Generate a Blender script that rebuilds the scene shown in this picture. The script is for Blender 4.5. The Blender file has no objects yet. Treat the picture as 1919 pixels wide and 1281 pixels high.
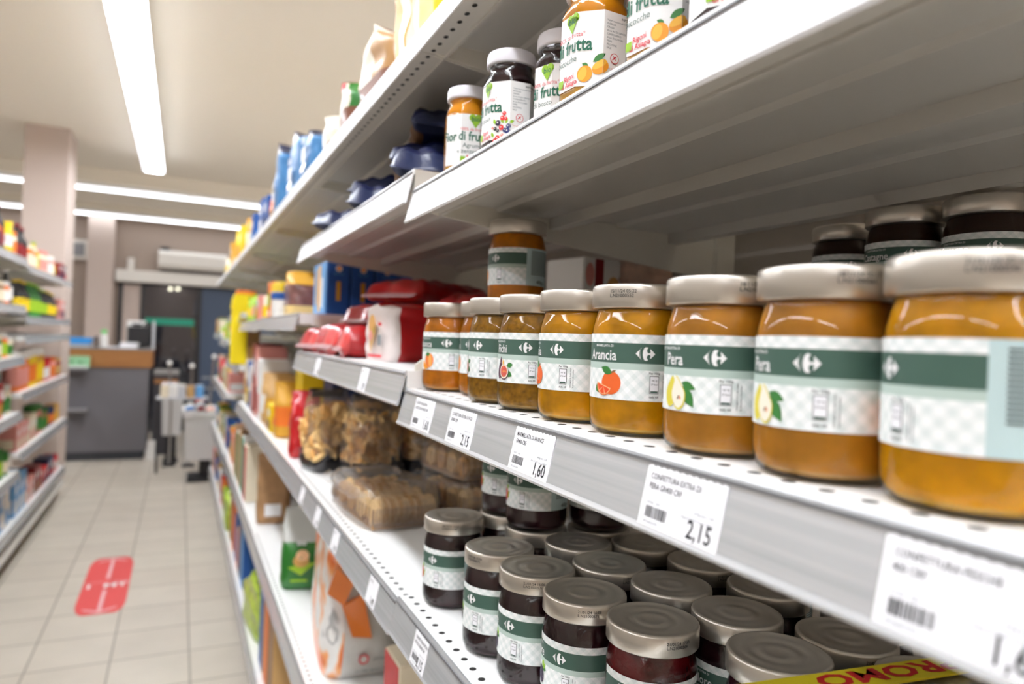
import bpy, math, random
from math import sin, cos, pi, radians
from mathutils import Vector, Matrix
S = bpy.context.scene
COL = S.collection
H0 = 1.42                                   # lens height above the floor

# ------------------------------------------------------------------ camera
def make_camera():
    yaw, pitch, roll = radians(25.46), 0.0, radians(2.27)
    F = Vector((sin(yaw)*cos(pitch), cos(yaw)*cos(pitch), sin(pitch)))
    Rt = Vector((cos(yaw), -sin(yaw), 0)); U = Rt.cross(F)
    r = Rt*cos(roll) + U*sin(roll); u = -Rt*sin(roll) + U*cos(roll)
    cd = bpy.data.cameras.new('camera'); co = bpy.data.objects.new('camera', cd); COL.objects.link(co)
    m = Matrix.Identity(4)
    for i in range(3):
        m[i][0], m[i][1], m[i][2] = r[i], u[i], -F[i]
    m[2][3] = H0
    co.matrix_world = m
    cd.sensor_width = 36; cd.lens = 1305.6/1919*36
    cd.clip_start = .01; cd.clip_end = 60
    cd.dof.use_dof = True; cd.dof.focus_distance = .63; cd.dof.aperture_fstop = 4.2
    S.camera = co
make_camera()
vs = S.view_settings
vs.view_transform = 'Standard'; vs.look = 'None'; vs.gamma = 1; vs.exposure = 0.3; vs.use_curve_mapping = False
W = bpy.data.worlds.new('world'); S.world = W; W.use_nodes = True
W.node_tree.nodes['Background'].inputs[0].default_value = (.55, .6, .7, 1)
W.node_tree.nodes['Background'].inputs[1].default_value = .9
LAMP = 26.0                                 # radiance of the ceiling tubes

# ------------------------------------------------------------------ materials
MATS = {}
def srgb(c):
    return tuple((x/255/12.92 if x/255 <= .04045 else ((x/255+.055)/1.055)**2.4) for x in c)
def mat(name, rgb=(200, 200, 200), rough=.5, metal=0, coat=0, noise=0, nscale=60, bump=0, sss=0, emit=0, alpha=1, spec=.5):
    if name in MATS: return MATS[name]
    m = bpy.data.materials.new(name); m.use_nodes = True; nt = m.node_tree
    b = nt.nodes['Principled BSDF']; c = srgb(rgb)
    b.inputs['Base Color'].default_value = (*c, 1)
    b.inputs['Roughness'].default_value = rough; b.inputs['Metallic'].default_value = metal
    b.inputs['Coat Weight'].default_value = coat; b.inputs['Coat Roughness'].default_value = .06
    b.inputs['Specular IOR Level'].default_value = spec
    if sss:
        b.inputs['Subsurface Weight'].default_value = sss; b.inputs['Subsurface Radius'].default_value = (.012, .005, .001)
        b.inputs['Subsurface Scale'].default_value = .6
    if emit:
        b.inputs['Emission Color'].default_value = (*c, 1); b.inputs['Emission Strength'].default_value = emit
    if noise or bump:
        tc = nt.nodes.new('ShaderNodeTexCoord'); nz = nt.nodes.new('ShaderNodeTexNoise')
        nz.inputs['Scale'].default_value = nscale; nz.inputs['Detail'].default_value = 4
        nt.links.new(tc.outputs['Object'], nz.inputs['Vector'])
        if noise:
            mx = nt.nodes.new('ShaderNodeMix'); mx.data_type = 'RGBA'
            cr = nt.nodes.new('ShaderNodeMapRange'); cr.inputs[1].default_value = .3; cr.inputs[2].default_value = .7
            nt.links.new(nz.outputs[0], cr.inputs[0]); nt.links.new(cr.outputs[0], mx.inputs[0])
            mx.inputs[6].default_value = (*[x*(1-noise) for x in c], 1)
            mx.inputs[7].default_value = (*[min(1, x*(1+noise)) for x in c], 1)
            nt.links.new(mx.outputs[2], b.inputs['Base Color'])
        if bump:
            bp = nt.nodes.new('ShaderNodeBump'); bp.inputs['Strength'].default_value = bump; bp.inputs['Distance'].default_value = .004
            nt.links.new(nz.outputs[0], bp.inputs['Height']); nt.links.new(bp.outputs[0], b.inputs['Normal'])
    MATS[name] = m; return m
def clear_mat(name, tint=(255, 255, 255), base=.04, gain=.7, rough=.04, bump=0, haze=0, nscale=30):
    """thin glass or film: see-through with a fresnel gloss"""
    m = bpy.data.materials.new(name); m.use_nodes = True; nt = m.node_tree
    nt.nodes.remove(nt.nodes['Principled BSDF']); out = nt.nodes['Material Output']
    tr = nt.nodes.new('ShaderNodeBsdfTransparent'); tr.inputs[0].default_value = (*srgb(tint), 1)
    gl = nt.nodes.new('ShaderNodeBsdfGlossy'); gl.inputs['Roughness'].default_value = rough
    lw = nt.nodes.new('ShaderNodeLayerWeight'); lw.inputs[0].default_value = .25
    mr = nt.nodes.new('ShaderNodeMapRange'); mr.inputs[3].default_value = base; mr.inputs[4].default_value = gain
    mx = nt.nodes.new('ShaderNodeMixShader')
    nt.links.new(lw.outputs['Fresnel'], mr.inputs[0]); nt.links.new(mr.outputs[0], mx.inputs[0])
    nt.links.new(tr.outputs[0], mx.inputs[1]); nt.links.new(gl.outputs[0], mx.inputs[2])
    last = mx
    if haze:
        df = nt.nodes.new('ShaderNodeBsdfDiffuse'); df.inputs[0].default_value = (.8, .8, .8, 1)
        m2 = nt.nodes.new('ShaderNodeMixShader'); m2.inputs[0].default_value = haze
        nt.links.new(mx.outputs[0], m2.inputs[1]); nt.links.new(df.outputs[0], m2.inputs[2]); last = m2
    if bump:
        tc = nt.nodes.new('ShaderNodeTexCoord'); nz = nt.nodes.new('ShaderNodeTexNoise'); nz.inputs['Scale'].default_value = nscale
        bp = nt.nodes.new('ShaderNodeBump'); bp.inputs['Strength'].default_value = bump; bp.inputs['Distance'].default_value = .01
        nt.links.new(tc.outputs['Object'], nz.inputs['Vector']); nt.links.new(nz.outputs[0], bp.inputs['Height'])
        nt.links.new(bp.outputs[0], gl.inputs['Normal']); nt.links.new(bp.outputs[0], lw.inputs['Normal'])
    nt.links.new(last.outputs[0], out.inputs['Surface'])
    MATS[name] = m; return m
def gingham_mat():
    m = mat('label_gingham', (236, 240, 238), .45); nt = m.node_tree; b = nt.nodes['Principled BSDF']
    uv = nt.nodes.new('ShaderNodeUVMap'); sp = nt.nodes.new('ShaderNodeSeparateXYZ'); nt.links.new(uv.outputs[0], sp.inputs[0])
    def M(op, a, bb):
        n = nt.nodes.new('ShaderNodeMath'); n.operation = op
        for i, v in enumerate((a, bb)):
            if isinstance(v, (int, float)): n.inputs[i].default_value = v
            else: nt.links.new(v, n.inputs[i])
        return n.outputs[0]
    p = .0104
    s1 = M('GREATER_THAN', M('FRACT', M('DIVIDE', M('ADD', sp.outputs[0], sp.outputs[1]), p), 0), .5)
    s2 = M('GREATER_THAN', M('FRACT', M('DIVIDE', M('SUBTRACT', sp.outputs[0], sp.outputs[1]), p), 0), .5)
    mx = nt.nodes.new('ShaderNodeMix'); mx.data_type = 'RGBA'
    nt.links.new(M('MULTIPLY', M('ADD', s1, s2), .5), mx.inputs[0])
    mx.inputs[6].default_value = (*srgb((246, 248, 247)), 1); mx.inputs[7].default_value = (*srgb((224, 232, 230)), 1)
    nt.links.new(mx.outputs[2], b.inputs['Base Color'])
    return m
gingham_mat()
def tile_mat():
    m = mat('floor_tiles', (200, 190, 175), .38); nt = m.node_tree; b = nt.nodes['Principled BSDF']
    tc = nt.nodes.new('ShaderNodeTexCoord'); mp = nt.nodes.new('ShaderNodeMapping'); mp.inputs['Location'].default_value = (-.085, -.02, 0)
    br = nt.nodes.new('ShaderNodeTexBrick'); br.offset = 0; br.squash = 1
    br.inputs['Scale'].default_value = 1; br.inputs['Brick Width'].default_value = .305; br.inputs['Row Height'].default_value = .305
    br.inputs['Mortar Size'].default_value = .0045; br.inputs['Mortar Smooth'].default_value = .3; br.inputs['Bias'].default_value = 0
    br.inputs['Color1'].default_value = (*srgb((214, 205, 190)), 1); br.inputs['Color2'].default_value = (*srgb((207, 197, 182)), 1)
    br.inputs['Mortar'].default_value = (*srgb((150, 141, 128)), 1)
    nt.links.new(tc.outputs['Object'], mp.inputs[0]); nt.links.new(mp.outputs[0], br.inputs[0])
    nz = nt.nodes.new('ShaderNodeTexNoise'); nz.inputs['Scale'].default_value = 5; nt.links.new(tc.outputs['Object'], nz.inputs[0])
    mx = nt.nodes.new('ShaderNodeMix'); mx.data_type = 'RGBA'; mx.blend_type = 'MULTIPLY'; mx.inputs[0].default_value = .18
    nt.links.new(br.outputs[0], mx.inputs[6]); nt.links.new(nz.outputs[0], mx.inputs[7]); nt.links.new(mx.outputs[2], b.inputs['Base Color'])
tile_mat()
def streak_mat(name, rgb1, rgb2, scale, rough=.35, metal=0, axis='z'):
    m = mat(name, rgb1, rough, metal); nt = m.node_tree; b = nt.nodes['Principled BSDF']
    tc = nt.nodes.new('ShaderNodeTexCoord'); mp = nt.nodes.new('ShaderNodeMapping'); mp.inputs['Scale'].default_value = scale
    nz = nt.nodes.new('ShaderNodeTexNoise'); nz.inputs['Scale'].default_value = 1; nz.inputs['Detail'].default_value = 5
    mr = nt.nodes.new('ShaderNodeMapRange'); mr.inputs[1].default_value = .3; mr.inputs[2].default_value = .7
    mx = nt.nodes.new('ShaderNodeMix'); mx.data_type = 'RGBA'
    mx.inputs[6].default_value = (*srgb(rgb1), 1); mx.inputs[7].default_value = (*srgb(rgb2), 1)
    nt.links.new(tc.outputs['Object'], mp.inputs[0]); nt.links.new(mp.outputs[0], nz.inputs[0]); nt.links.new(nz.outputs[0], mr.inputs[0])
    nt.links.new(mr.outputs[0], mx.inputs[0]); nt.links.new(mx.outputs[2], b.inputs['Base Color']); return m
streak_mat('rail_grey', (204, 207, 211), (224, 226, 230), (6, 2, 200), .27, .6)
mat('rail_white', (240, 241, 243), .35)
mat('shelf_cream_shaded', (206, 202, 194), .42)  # upper shelf paint darkened, underside shade put into the colour
mat('shelf_white', (238, 238, 236), .4)
mat('bracket_cream', (228, 224, 212), .45)
mat('groove', (104, 104, 106), .4); mat('slot_dark', (28, 26, 24), .8)
mat('back_panel', (168, 160, 150), .6)
streak_mat('wood', (170, 118, 66), (150, 98, 50), (3, 3, 60), .5)
mat('lid_silver', (210, 203, 192), .30, .8)
mat('lid_white', (232, 230, 236), .3)
mat('ink', (40, 42, 46), .6); mat('ink_soft', (120, 128, 132), .6)
mat('paper', (246, 246, 250), .55)
mat('label_green', (66, 96, 84), .5); mat('label_mint', (186, 205, 196), .5); mat('label_teal', (190, 212, 212), .5)
mat('white_print', (245, 245, 245), .5)
clear_mat('glass', (253, 255, 253), .015, .75, .025)
clear_mat('film', (255, 255, 255), .08, .8, .14, bump=.8, haze=.08, nscale=22)
clear_mat('pane', (186, 190, 196), .10, .8, .02)
JAM = {'orange': ((214, 150, 0), .3), 'peach': ((202, 120, 6), .35), 'fig': ((152, 106, 14), .4), 'pear': ((198, 134, 38), .2),
       'dark': ((40, 10, 18), .7), 'cherry': ((88, 8, 16), .6), 'amber': ((222, 146, 8), .2), 'back': ((48, 20, 10), .2)}
for k, (c, n) in JAM.items():
    mat('jam_'+k, c, .4 if k not in ('dark', 'cherry') else .18, 0, 0, noise=n, nscale=45 if k != 'fig' else 160, bump=.25 if k not in ('dark', 'cherry') else .9, spec=.2 if k not in ('dark', 'cherry') else .6, sss=0 if k in ('dark', 'cherry', 'back') else .12)
    mat('jam_floor_'+k, tuple(min(255, int(x*.75+55)) for x in c), .3, 0, .8)  # paler jam base, its glow in the glass put into the colour
PAL = {'red': (200, 22, 30), 'dark red': (140, 20, 26), 'blue': (28, 84, 160), 'light blue': (96, 160, 214), 'navy': (26, 44, 88), 'yellow': (240, 205, 20),
       'orange': (232, 120, 40), 'green': (40, 120, 40), 'lime': (160, 200, 40), 'white': (238, 236, 232), 'cream': (235, 222, 196), 'brown': (150, 112, 74),
       'tan': (206, 164, 104), 'pink': (226, 150, 140), 'black': (30, 28, 28), 'gold': (214, 160, 50), 'teal': (20, 160, 130), 'purple': (96, 62, 80),
       'grey': (140, 140, 142), 'charcoal': (62, 60, 60), 'biscuit': (214, 160, 88), 'toast': (190, 128, 70), 'leaf': (60, 128, 60), 'silver': (196, 198, 202)}
def C(n): return mat('c_'+n.replace(' ', '_'), PAL[n], .45)
for _n in PAL: C(_n)
def G(n): return mat('foil_'+n.replace(' ', '_'), PAL[n], .28, 0, .5, bump=.5, nscale=25)

# ------------------------------------------------------------------ mesh tools
class MB:
    def __init__(s): s.v = []; s.f = []; s.m = []; s.uv = {}
    def add(s, vs, fs, m=0):
        o = len(s.v); s.v += [tuple(p) for p in vs]
        for f in fs: s.f.append([o+i for i in f]); s.m.append(m)
        return s
    def box(s, x0, y0, z0, x1, y1, z1, m=0, bev=0):
        if bev:
            b = bev; vs = []; 
            for (zz, ins) in ((z0, b), (z0+b, 0), (z1-b, 0), (z1, b)):
                X0, X1, Y0, Y1 = x0+ins, x1-ins, y0+ins, y1-ins
                vs += [(X0+b, Y0, zz), (X1-b, Y0, zz), (X1, Y0+b, zz), (X1, Y1-b, zz), (X1-b, Y1, zz), (X0+b, Y1, zz), (X0, Y1-b, zz), (X0, Y0+b, zz)]
            fs = [list(range(7, -1, -1)), list(range(24, 32))]
            for k in range(3):
                for i in range(8): j = (i+1) % 8; fs.append([k*8+i, k*8+j, (k+1)*8+j, (k+1)*8+i])
            return s.add(vs, fs, m)
        vs = [(x0, y0, z0), (x1, y0, z0), (x1, y1, z0), (x0, y1, z0), (x0, y0, z1), (x1, y0, z1), (x1, y1, z1), (x0, y1, z1)]
        return s.add(vs, [(3, 2, 1, 0), (4, 5, 6, 7), (0, 1, 5, 4), (1, 2, 6, 5), (2, 3, 7, 6), (3, 0, 4, 7)], m)
    def lathe(s, prof, n=48, m=0, cx=0, cy=0, cz=0, mats=None, cap0=True, cap1=True, axis='z', ring=None):
        vs = []
        for (r, z) in prof:
            for i in range(n):
                a = 2*pi*i/n; k = ring(a) if ring else 1
                p = (r*k*cos(a), r*k*sin(a), z)
                if axis == 'y': p = (p[0], p[2], -p[1])
                if axis == 'x': p = (p[2], p[0], p[1])
                vs.append((cx+p[0], cy+p[1], cz+p[2]))
        for k in range(len(prof)-1):
            fs = [(k*n+i, k*n+(i+1) % n, (k+1)*n+(i+1) % n, (k+1)*n+i) for i in range(n)]
            if k == 0: base = len(s.v); s.v += vs
            for f in fs: s.f.append([base+j for j in f]); s.m.append(mats[k] if mats else m)
        if cap0 and prof[0][0] > 1e-5: s.f.append([base+i for i in range(n-1, -1, -1)]); s.m.append(mats[0] if mats else m)
        if cap1 and prof[-1][0] > 1e-5: s.f.append([base+(len(prof)-1)*n+i for i in range(n)]); s.m.append(mats[-1] if mats else m)
        return s
    def extrude_y(s, prof, y0, y1, m=0):
        n = len(prof); vs = [(x, y0, z) for x, z in prof] + [(x, y1, z) for x, z in prof]
        fs = [[i, (i+1) % n, n+(i+1) % n, n+i] for i in range(n)] + [list(range(n-1, -1, -1)), list(range(n, 2*n))]
        return s.add(vs, fs, m)
    def extrude_x(s, prof, x0, x1, m=0):
        n = len(prof); vs = [(x0, y, z) for y, z in prof] + [(x1, y, z) for y, z in prof]
        fs = [[i, (i+1) % n, n+(i+1) % n, n+i] for i in range(n)] + [list(range(n-1, -1, -1)), list(range(n, 2*n))]
        return s.add(vs, fs, m)
    def extrude_z(s, prof, z0, z1, m=0):
        n = len(prof); vs = [(x, y, z0) for x, y in prof] + [(x, y, z1) for x, y in prof]
        fs = [[i, (i+1) % n, n+(i+1) % n, n+i] for i in range(n)] + [list(range(n-1, -1, -1)), list(range(n, 2*n))]
        return s.add(vs, fs, m)
    def tube(s, pts, r, n=8, m=0):
        pts = [Vector(p) for p in pts]; rings = []
        for i, p in enumerate(pts):
            d = (pts[min(i+1, len(pts)-1)]-pts[max(i-1, 0)]).normalized()
            a = d.orthogonal().normalized() if i == 0 else (a - d*a.dot(d)).normalized()
            b = d.cross(a); rings.append([p + r*(a*cos(2*pi*k/n)+b*sin(2*pi*k/n)) for k in range(n)])
        vs = [q for R_ in rings for q in R_]; fs = []
        for i in range(len(pts)-1):
            for k in range(n): fs.append((i*n+k, i*n+(k+1) % n, (i+1)*n+(k+1) % n, (i+1)*n+k))
        fs += [list(range(n-1, -1, -1)), [(len(pts)-1)*n+k for k in range(n)]]
        return s.add(vs, fs, m)
    def build(s, name, mats, parent=None, smooth=False, loc=None, rot=None, uvf=None, sharp=40):
        me = bpy.data.meshes.new(name); me.from_pydata(s.v, [], s.f)
        for m in (mats if isinstance(mats, (list, tuple)) else [mats]):
            me.materials.append(MATS[m] if isinstance(m, str) else m)
        me.polygons.foreach_set('material_index', s.m)
        if uvf:
            ul = me.uv_layers.new(name='UVMap')
            for l in me.loops: ul.data[l.index].uv = uvf(l.vertex_index)
        if smooth:
            me.shade_smooth(); me.set_sharp_from_angle(angle=radians(sharp))
        me.update()
        o = bpy.data.objects.new(name, me); COL.objects.link(o)
        if parent: o.parent = parent
        if loc: o.location = loc
        if rot: o.rotation_euler = rot
        return o
LABELS = set()
def tag(o, label=None, cat=None, group=None, kind=None):
    if label: o['label'] = label
    if cat: o['category'] = cat
    if group: o['group'] = group
    if kind: o['kind'] = kind
    return o
def thing(name, label, cat, loc=(0, 0, 0), rz=0, group=None, rot=None):
    o = bpy.data.objects.new(name, None); COL.objects.link(o); o.empty_display_size = .05
    o.location = loc; o.rotation_euler = rot if rot else (0, 0, rz)
    return tag(o, label, cat, group)
KIDS = {}
def copy_tree(o, parent=None):
    c = o.copy(); COL.objects.link(c)
    if parent: c.parent = parent
    for ch in [x for x in o.children]: copy_tree(ch, c)
    return c
def struct(name, mb, m, **k):
    return tag(mb.build(name, m, **k), kind='structure')

TCACHE = {}
def text2d(s, size=1.0, align='CENTER', bold=0, xs=1.0):
    """glyph outlines of a string as flat geometry (verts, faces)"""
    key = (s, align, bold)
    if key not in TCACHE:
        cu = bpy.data.curves.new('t', 'FONT'); cu.body = s; cu.align_x = align; cu.size = 1; cu.offset = bold; cu.resolution_u = 2
        ob = bpy.data.objects.new('t', cu); COL.objects.link(ob)
        bpy.context.view_layer.update()
        dg = bpy.context.evaluated_depsgraph_get(); me = ob.evaluated_get(dg).to_mesh()
        TCACHE[key] = ([(v.co.x, v.co.y) for v in me.vertices], [list(p.vertices) for p in me.polygons])
        ob.evaluated_get(dg).to_mesh_clear(); bpy.data.objects.remove(ob); bpy.data.curves.remove(cu)
    v, f = TCACHE[key]
    return [(x*size*xs, y*size) for x, y in v], f
def clip_s(poly, c, sg):
    out = []
    for i in range(len(poly)):
        (a, b), (d, e) = poly[i], poly[(i+1) % len(poly)]; ia, ib = sg*(a-c) >= 0, sg*(d-c) >= 0
        if ia: out.append((a, b))
        if ia != ib: t = (c-a)/(d-a); out.append((c, b+t*(e-b)))
    return out
class Print:
    """flat artwork (s, t) in metres, later laid on a surface by a mapping (s, t, lift) -> xyz"""
    def __init__(p): p.parts = []
    def poly(p, pts, m, lift=0): p.parts.append((pts, [list(range(len(pts)))], m, lift)); return p
    def rect(p, x0, y0, x1, y1, m, lift=0, seg=1):
        pts = []; fs = []
        for i in range(seg+1):
            x = x0+(x1-x0)*i/seg; pts += [(x, y0), (x, y1)]
        for i in range(seg): fs.append([2*i, 2*i+2, 2*i+3, 2*i+1])
        p.parts.append((pts, fs, m, lift)); return p
    def ell(p, cx, cy, rx, ry, m, lift=0, a0=0, a1=2*pi, n=20, rot=0):
        pts = []
        for i in range(n+(1 if a1-a0 < 6.2 else 0)):
            a = a0+(a1-a0)*i/n; x, y = rx*cos(a), ry*sin(a)
            pts.append((cx+x*cos(rot)-y*sin(rot), cy+x*sin(rot)+y*cos(rot)))
        return p.poly(pts, m, lift)
    def leaf(p, x, y, L, w, rot, m='c_leaf', lift=0):
        pts = [(L*t, w*sin(pi*t)*(1-.3*t)) for t in [0, .15, .3, .5, .7, .85, 1]] + [(L*t, -w*sin(pi*t)*(1-.3*t)) for t in [.85, .7, .5, .3, .15]]
        return p.poly([(x+a*cos(rot)-b*sin(rot), y+a*sin(rot)+b*cos(rot)) for a, b in pts], m, lift)
    def text(p, s, x, y, size, m, align='CENTER', bold=0, rot=0, lift=0, xs=1.0):
        v, f = text2d(s, size, align, bold, xs)
        v = [(x+a*cos(rot)-b*sin(rot), y+a*sin(rot)+b*cos(rot)) for a, b in v]
        p.parts.append((v, f, m, lift)); return p
    def make(p, name, fmap, parent, lift=.00025):
        names = []
        for q in p.parts:
            if q[2] not in names: names.append(q[2])
        mb = MB()
        cuts = getattr(fmap, 'cuts', None)
        for v, f, m, l in p.parts:
            lf = lift+l*.00012; k = names.index(m)
            if not cuts or max(a for a, b in v)-min(a for a, b in v) < .0022 and not getattr(fmap, 'sharp', False):
                mb.add([fmap(a, b, lf) for a, b in v], f, k); continue
            for face_ in f:
                poly = [v[i] for i in face_]; x0, x1 = min(a for a, b in poly), max(a for a, b in poly)
                cs = [c for c in cuts if x0+1e-7 < c < x1-1e-7]
                for a0, a1 in zip([x0-1]+cs, cs+[x1+1]):
                    q = clip_s(clip_s(poly, a0, 1), a1, -1)
                    if len(q) > 2: mb.add([fmap(min(max(a, a0+1e-6), a1-1e-6), b, lf) for a, b in q], [list(range(len(q)))], k)
        return mb.build(name, names, parent)
def ml_lines(p, x0, y0, n, dy, w, m='ink_soft', th=.35, rng=None):
    rng = rng or random.Random(3)
    for i in range(n):
        ww = w*(.75+.25*rng.random()); p.rect(x0, y0-i*dy, x0+ww, y0-i*dy+dy*th, m, 1, seg=4)
def cyl(R, phi=0):
    # s = 0 faces -y at phi 0 ; positive s runs to the viewer's right
    f = lambda s, t, l: ((R+l)*sin(s/R+phi), -(R+l)*cos(s/R+phi), t)
    f.cuts = [i*.004 for i in range(-35, 36)]
    return f
def octo(ap, phi=0):
    seg = 2*ap*math.tan(pi/8)
    def f(s, t, l):
        k = round(s/seg); a = k*pi/4; d = s-k*seg
        x = (ap+l)*sin(a)+d*cos(a); y = -(ap+l)*cos(a)+d*sin(a)
        return (x*cos(phi)-y*sin(phi), x*sin(phi)+y*cos(phi), t)
    f.cuts = [seg*(k+.5) for k in range(-5, 5)]; f.sharp = True
    return f

# ------------------------------------------------------------------ fruit artwork
for n, c in {'f_orange': (236, 104, 40), 'f_flesh': (240, 86, 40), 'f_rind': (250, 200, 150), 'f_peach': (240, 132, 62), 'f_peach2': (248, 176, 96), 'f_fig': (92, 50, 74),
             'f_figin': (222, 96, 84), 'f_pear': (226, 212, 70), 'f_pearin': (248, 242, 222), 'f_berry': (54, 42, 66), 'f_berry2': (106, 96, 124), 'f_straw': (226, 50, 48),
             'f_blueb': (52, 60, 120), 'f_apri': (246, 160, 40), 'f_apri2': (252, 190, 70), 'f_dkgreen': (24, 104, 78), 'f_lime': (150, 196, 40), 'f_redtext': (214, 44, 60)}.items():
    mat(n, c, .5)
def art(p, kind, x, y, k=1.0):
    e = p.ell; mm = .001*k
    if kind == 'orange':
        e(x, y, 8.5*mm, 8.5*mm, 'f_orange', 1, n=28); p.leaf(x+1*mm, y+7*mm, 11*mm, 3.5*mm, 2.75, 'c_leaf', 2); p.leaf(x, y+7.5*mm, 5*mm, 1*mm, .4, 'c_brown', 2)
        p.leaf(x-12*mm, y-8*mm, 7*mm, 3*mm, 2, 'c_leaf', 0)
        e(x-6*mm, y-2*mm, 7.5*mm, 7.5*mm, 'f_orange', 3, a0=-pi, a1=0, rot=-.3); e(x-6*mm, y-2*mm, 6.8*mm, 6.8*mm, 'f_rind', 4, a0=-pi, a1=0, rot=-.3)
        for i in range(3): e(x-6*mm, y-2.3*mm, 6*mm, 6*mm, 'f_flesh', 5, a0=-pi+i*pi/3+.07, a1=-pi+(i+1)*pi/3-.07, rot=-.3, n=8); p.parts[-1][0].append((x-6*mm, y-2.6*mm)); p.parts[-1][1][0].append(len(p.parts[-1][0])-1)
    elif kind == 'peach':
        e(x, y, 8*mm, 9*mm, 'f_peach', 1, n=28); e(x+2.5*mm, y-.5*mm, 3*mm, 8*mm, 'f_peach2', 2, rot=.1); p.leaf(x+2*mm, y+8*mm, 9*mm, 3*mm, 3.3, 'c_leaf', 3)
        p.leaf(x-13*mm, y-1*mm, 15*mm, 4*mm, -1.0, 'f_peach2', 3); p.leaf(x-13*mm, y-5*mm, 14*mm, 3*mm, -.4, 'f_apri', 4)
    elif kind == 'fig':
        e(x-6*mm, y-1*mm, 4.5*mm, 8*mm, 'f_fig', 1, rot=-.15); p.leaf(x-6*mm, y+4*mm, 9*mm, 2*mm, 1.4, 'f_fig', 1)
        p.leaf(x+5*mm, y+4*mm, 8*mm, 3*mm, .2, 'c_leaf', 1); p.leaf(x+4*mm, y-2*mm, 9*mm, 3.5*mm, -.4, 'c_leaf', 1)
        e(x+1*mm, y-2*mm, 7*mm, 7.5*mm, 'f_fig', 2, n=26); e(x+1*mm, y-1.4*mm, 6.4*mm, 6.9*mm, 'f_pearin', 3, n=26); e(x+1*mm, y-1.4*mm, 5.2*mm, 5.5*mm, 'f_figin', 4, n=26)
        p.leaf(x-.5*mm, y+4*mm, 6*mm, 1.3*mm, 1.6, 'f_apri2', 3)
        rr = random.Random(5)
        for i in range(18): a, r = rr.random()*6.28, 4.4*rr.random(); e(x+(1+r*cos(a))*mm, y+(-1.4+r*sin(a))*mm, .4*mm, .4*mm, 'f_apri2', 5, n=5)
    elif kind == 'pear':
        def pear(cx, cy, s, rot, m, l):
            pts = []
            for i in range(30):
                a = 2*pi*i/30; r = 1+.0*a; X = 5.6*sin(a)*(1-.38*max(0, cos(a))**1.0) * (1 if cos(a) < 0 else (1-.35*cos(a))); Y = -9.5*-cos(a)
                pts.append((cx+s*mm*(X*cos(rot)-Y*sin(rot)), cy+s*mm*(X*sin(rot)+Y*cos(rot))))
            p.poly(pts, m, l)
        p.leaf(x+4*mm, y+6*mm, 11*mm, 3*mm, -.35, 'c_leaf', 0); p.leaf(x+4*mm, y+4*mm, 16*mm, 4.5*mm, -.95, 'c_leaf', 0)
        pear(x-6*mm, y, 1.05, -.18, 'f_pear', 1); pear(x+1*mm, y-.6*mm, 1.12, .14, 'f_pear', 2); pear(x+.8*mm, y-.3*mm, 1.02, .14, 'f_pearin', 3)
        p.leaf(x+1*mm, y-5*mm, 3.4*mm, .8*mm, 1.2, 'c_brown', 4); p.leaf(x+3.5*mm, y-5*mm, 3*mm, .7*mm, 1.8, 'f_peach', 4)
    elif kind == 'berry':
        for i, r in enumerate((.3, 1.5, .9)): p.leaf(x+1*mm, y+6*mm, 8*mm, 3*mm, r-.4, 'f_lime' if i else 'c_leaf', 0)
        rr = random.Random(2)
        e(x-1*mm, y-1*mm, 6*mm, 8*mm, 'f_berry', 1, rot=.25)
        for i in range(46):
            a, r = rr.random()*6.28, rr.random()**.5; e(x-1*mm+r*5*mm*cos(a), y-1*mm+r*7*mm*sin(a), 1.0*mm, 1.0*mm, 'f_berry2' if i % 2 else 'f_berry', 2+i*.02, n=8)
    elif kind == 'bosco':
        p.leaf(x+2*mm, y+8*mm, 7*mm, 3*mm, .9, 'f_lime', 0); p.leaf(x+5*mm, y-3*mm, 7*mm, 3*mm, 1.2, 'f_lime', 0); p.leaf(x+6*mm, y+3*mm, 5*mm, 2*mm, .5, 'f_lime', 0)
        e(x, y+1*mm, 6*mm, 7.5*mm, 'f_straw', 1); e(x-5*mm, y-7*mm, 3.5*mm, 3.5*mm, 'f_blueb', 2); e(x-5*mm, y-7*mm, 1.5*mm, 1.5*mm, 'f_berry2', 3)
        rr = random.Random(2)
        for i in range(26):
            a, r = rr.random()*6.28, rr.random()**.5; e(x+r*5*mm*cos(a), y+1*mm+r*6*mm*sin(a), .7*mm, .7*mm, 'c_pink', 2, n=6)
    elif kind == 'apricot':
        p.leaf(x+2*mm, y+4*mm, 13*mm, 3.4*mm, .55, 'c_leaf', 1); p.leaf(x-2*mm, y+1*mm, 6*mm, 2*mm, 2.8, 'c_leaf', 1)
        e(x+9*mm, y-1*mm, 8*mm, 5.6*mm, 'f_apri', 2, rot=.5); e(x+8*mm, y+1.4*mm, 7*mm, 3*mm, 'f_apri2', 3, rot=.5)
        e(x-5*mm, y-6*mm, 6.6*mm, 7.2*mm, 'f_apri', 2, rot=-.3); e(x-7*mm, y-6*mm, 3.6*mm, 6*mm, 'f_apri2', 3, rot=-.3)
    elif kind == 'mixed':
        for a, b, m, r in ((4, 12, 'f_straw', 2.2), (2, 7, 'f_straw', 2.6), (6, 6, 'f_straw', 2), (-3, 2, 'f_berry', 3), (1, -3, 'f_straw', 2.8), (9, -2, 'f_blueb', 2.6), (8, -7, 'f_blueb', 3),
                           (5, -6, 'f_blueb', 2.4), (-6, -4, 'ink', 2), (-3, -6, 'ink', 1.8), (-3, -14, 'f_straw', 2.8), (-6, -17, 'f_straw', 2.6), (2, -11, 'c_pink', 1.8), (-9, -3, 'c_pink', 1.4)):
            e(x+a*mm, y+b*mm, r*mm, r*mm*1.05, m, 2, n=12); e(x+(a-.5)*mm, y+(b+.6)*mm, r*.3*mm, r*.3*mm, 'c_white', 3, n=6)
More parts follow.
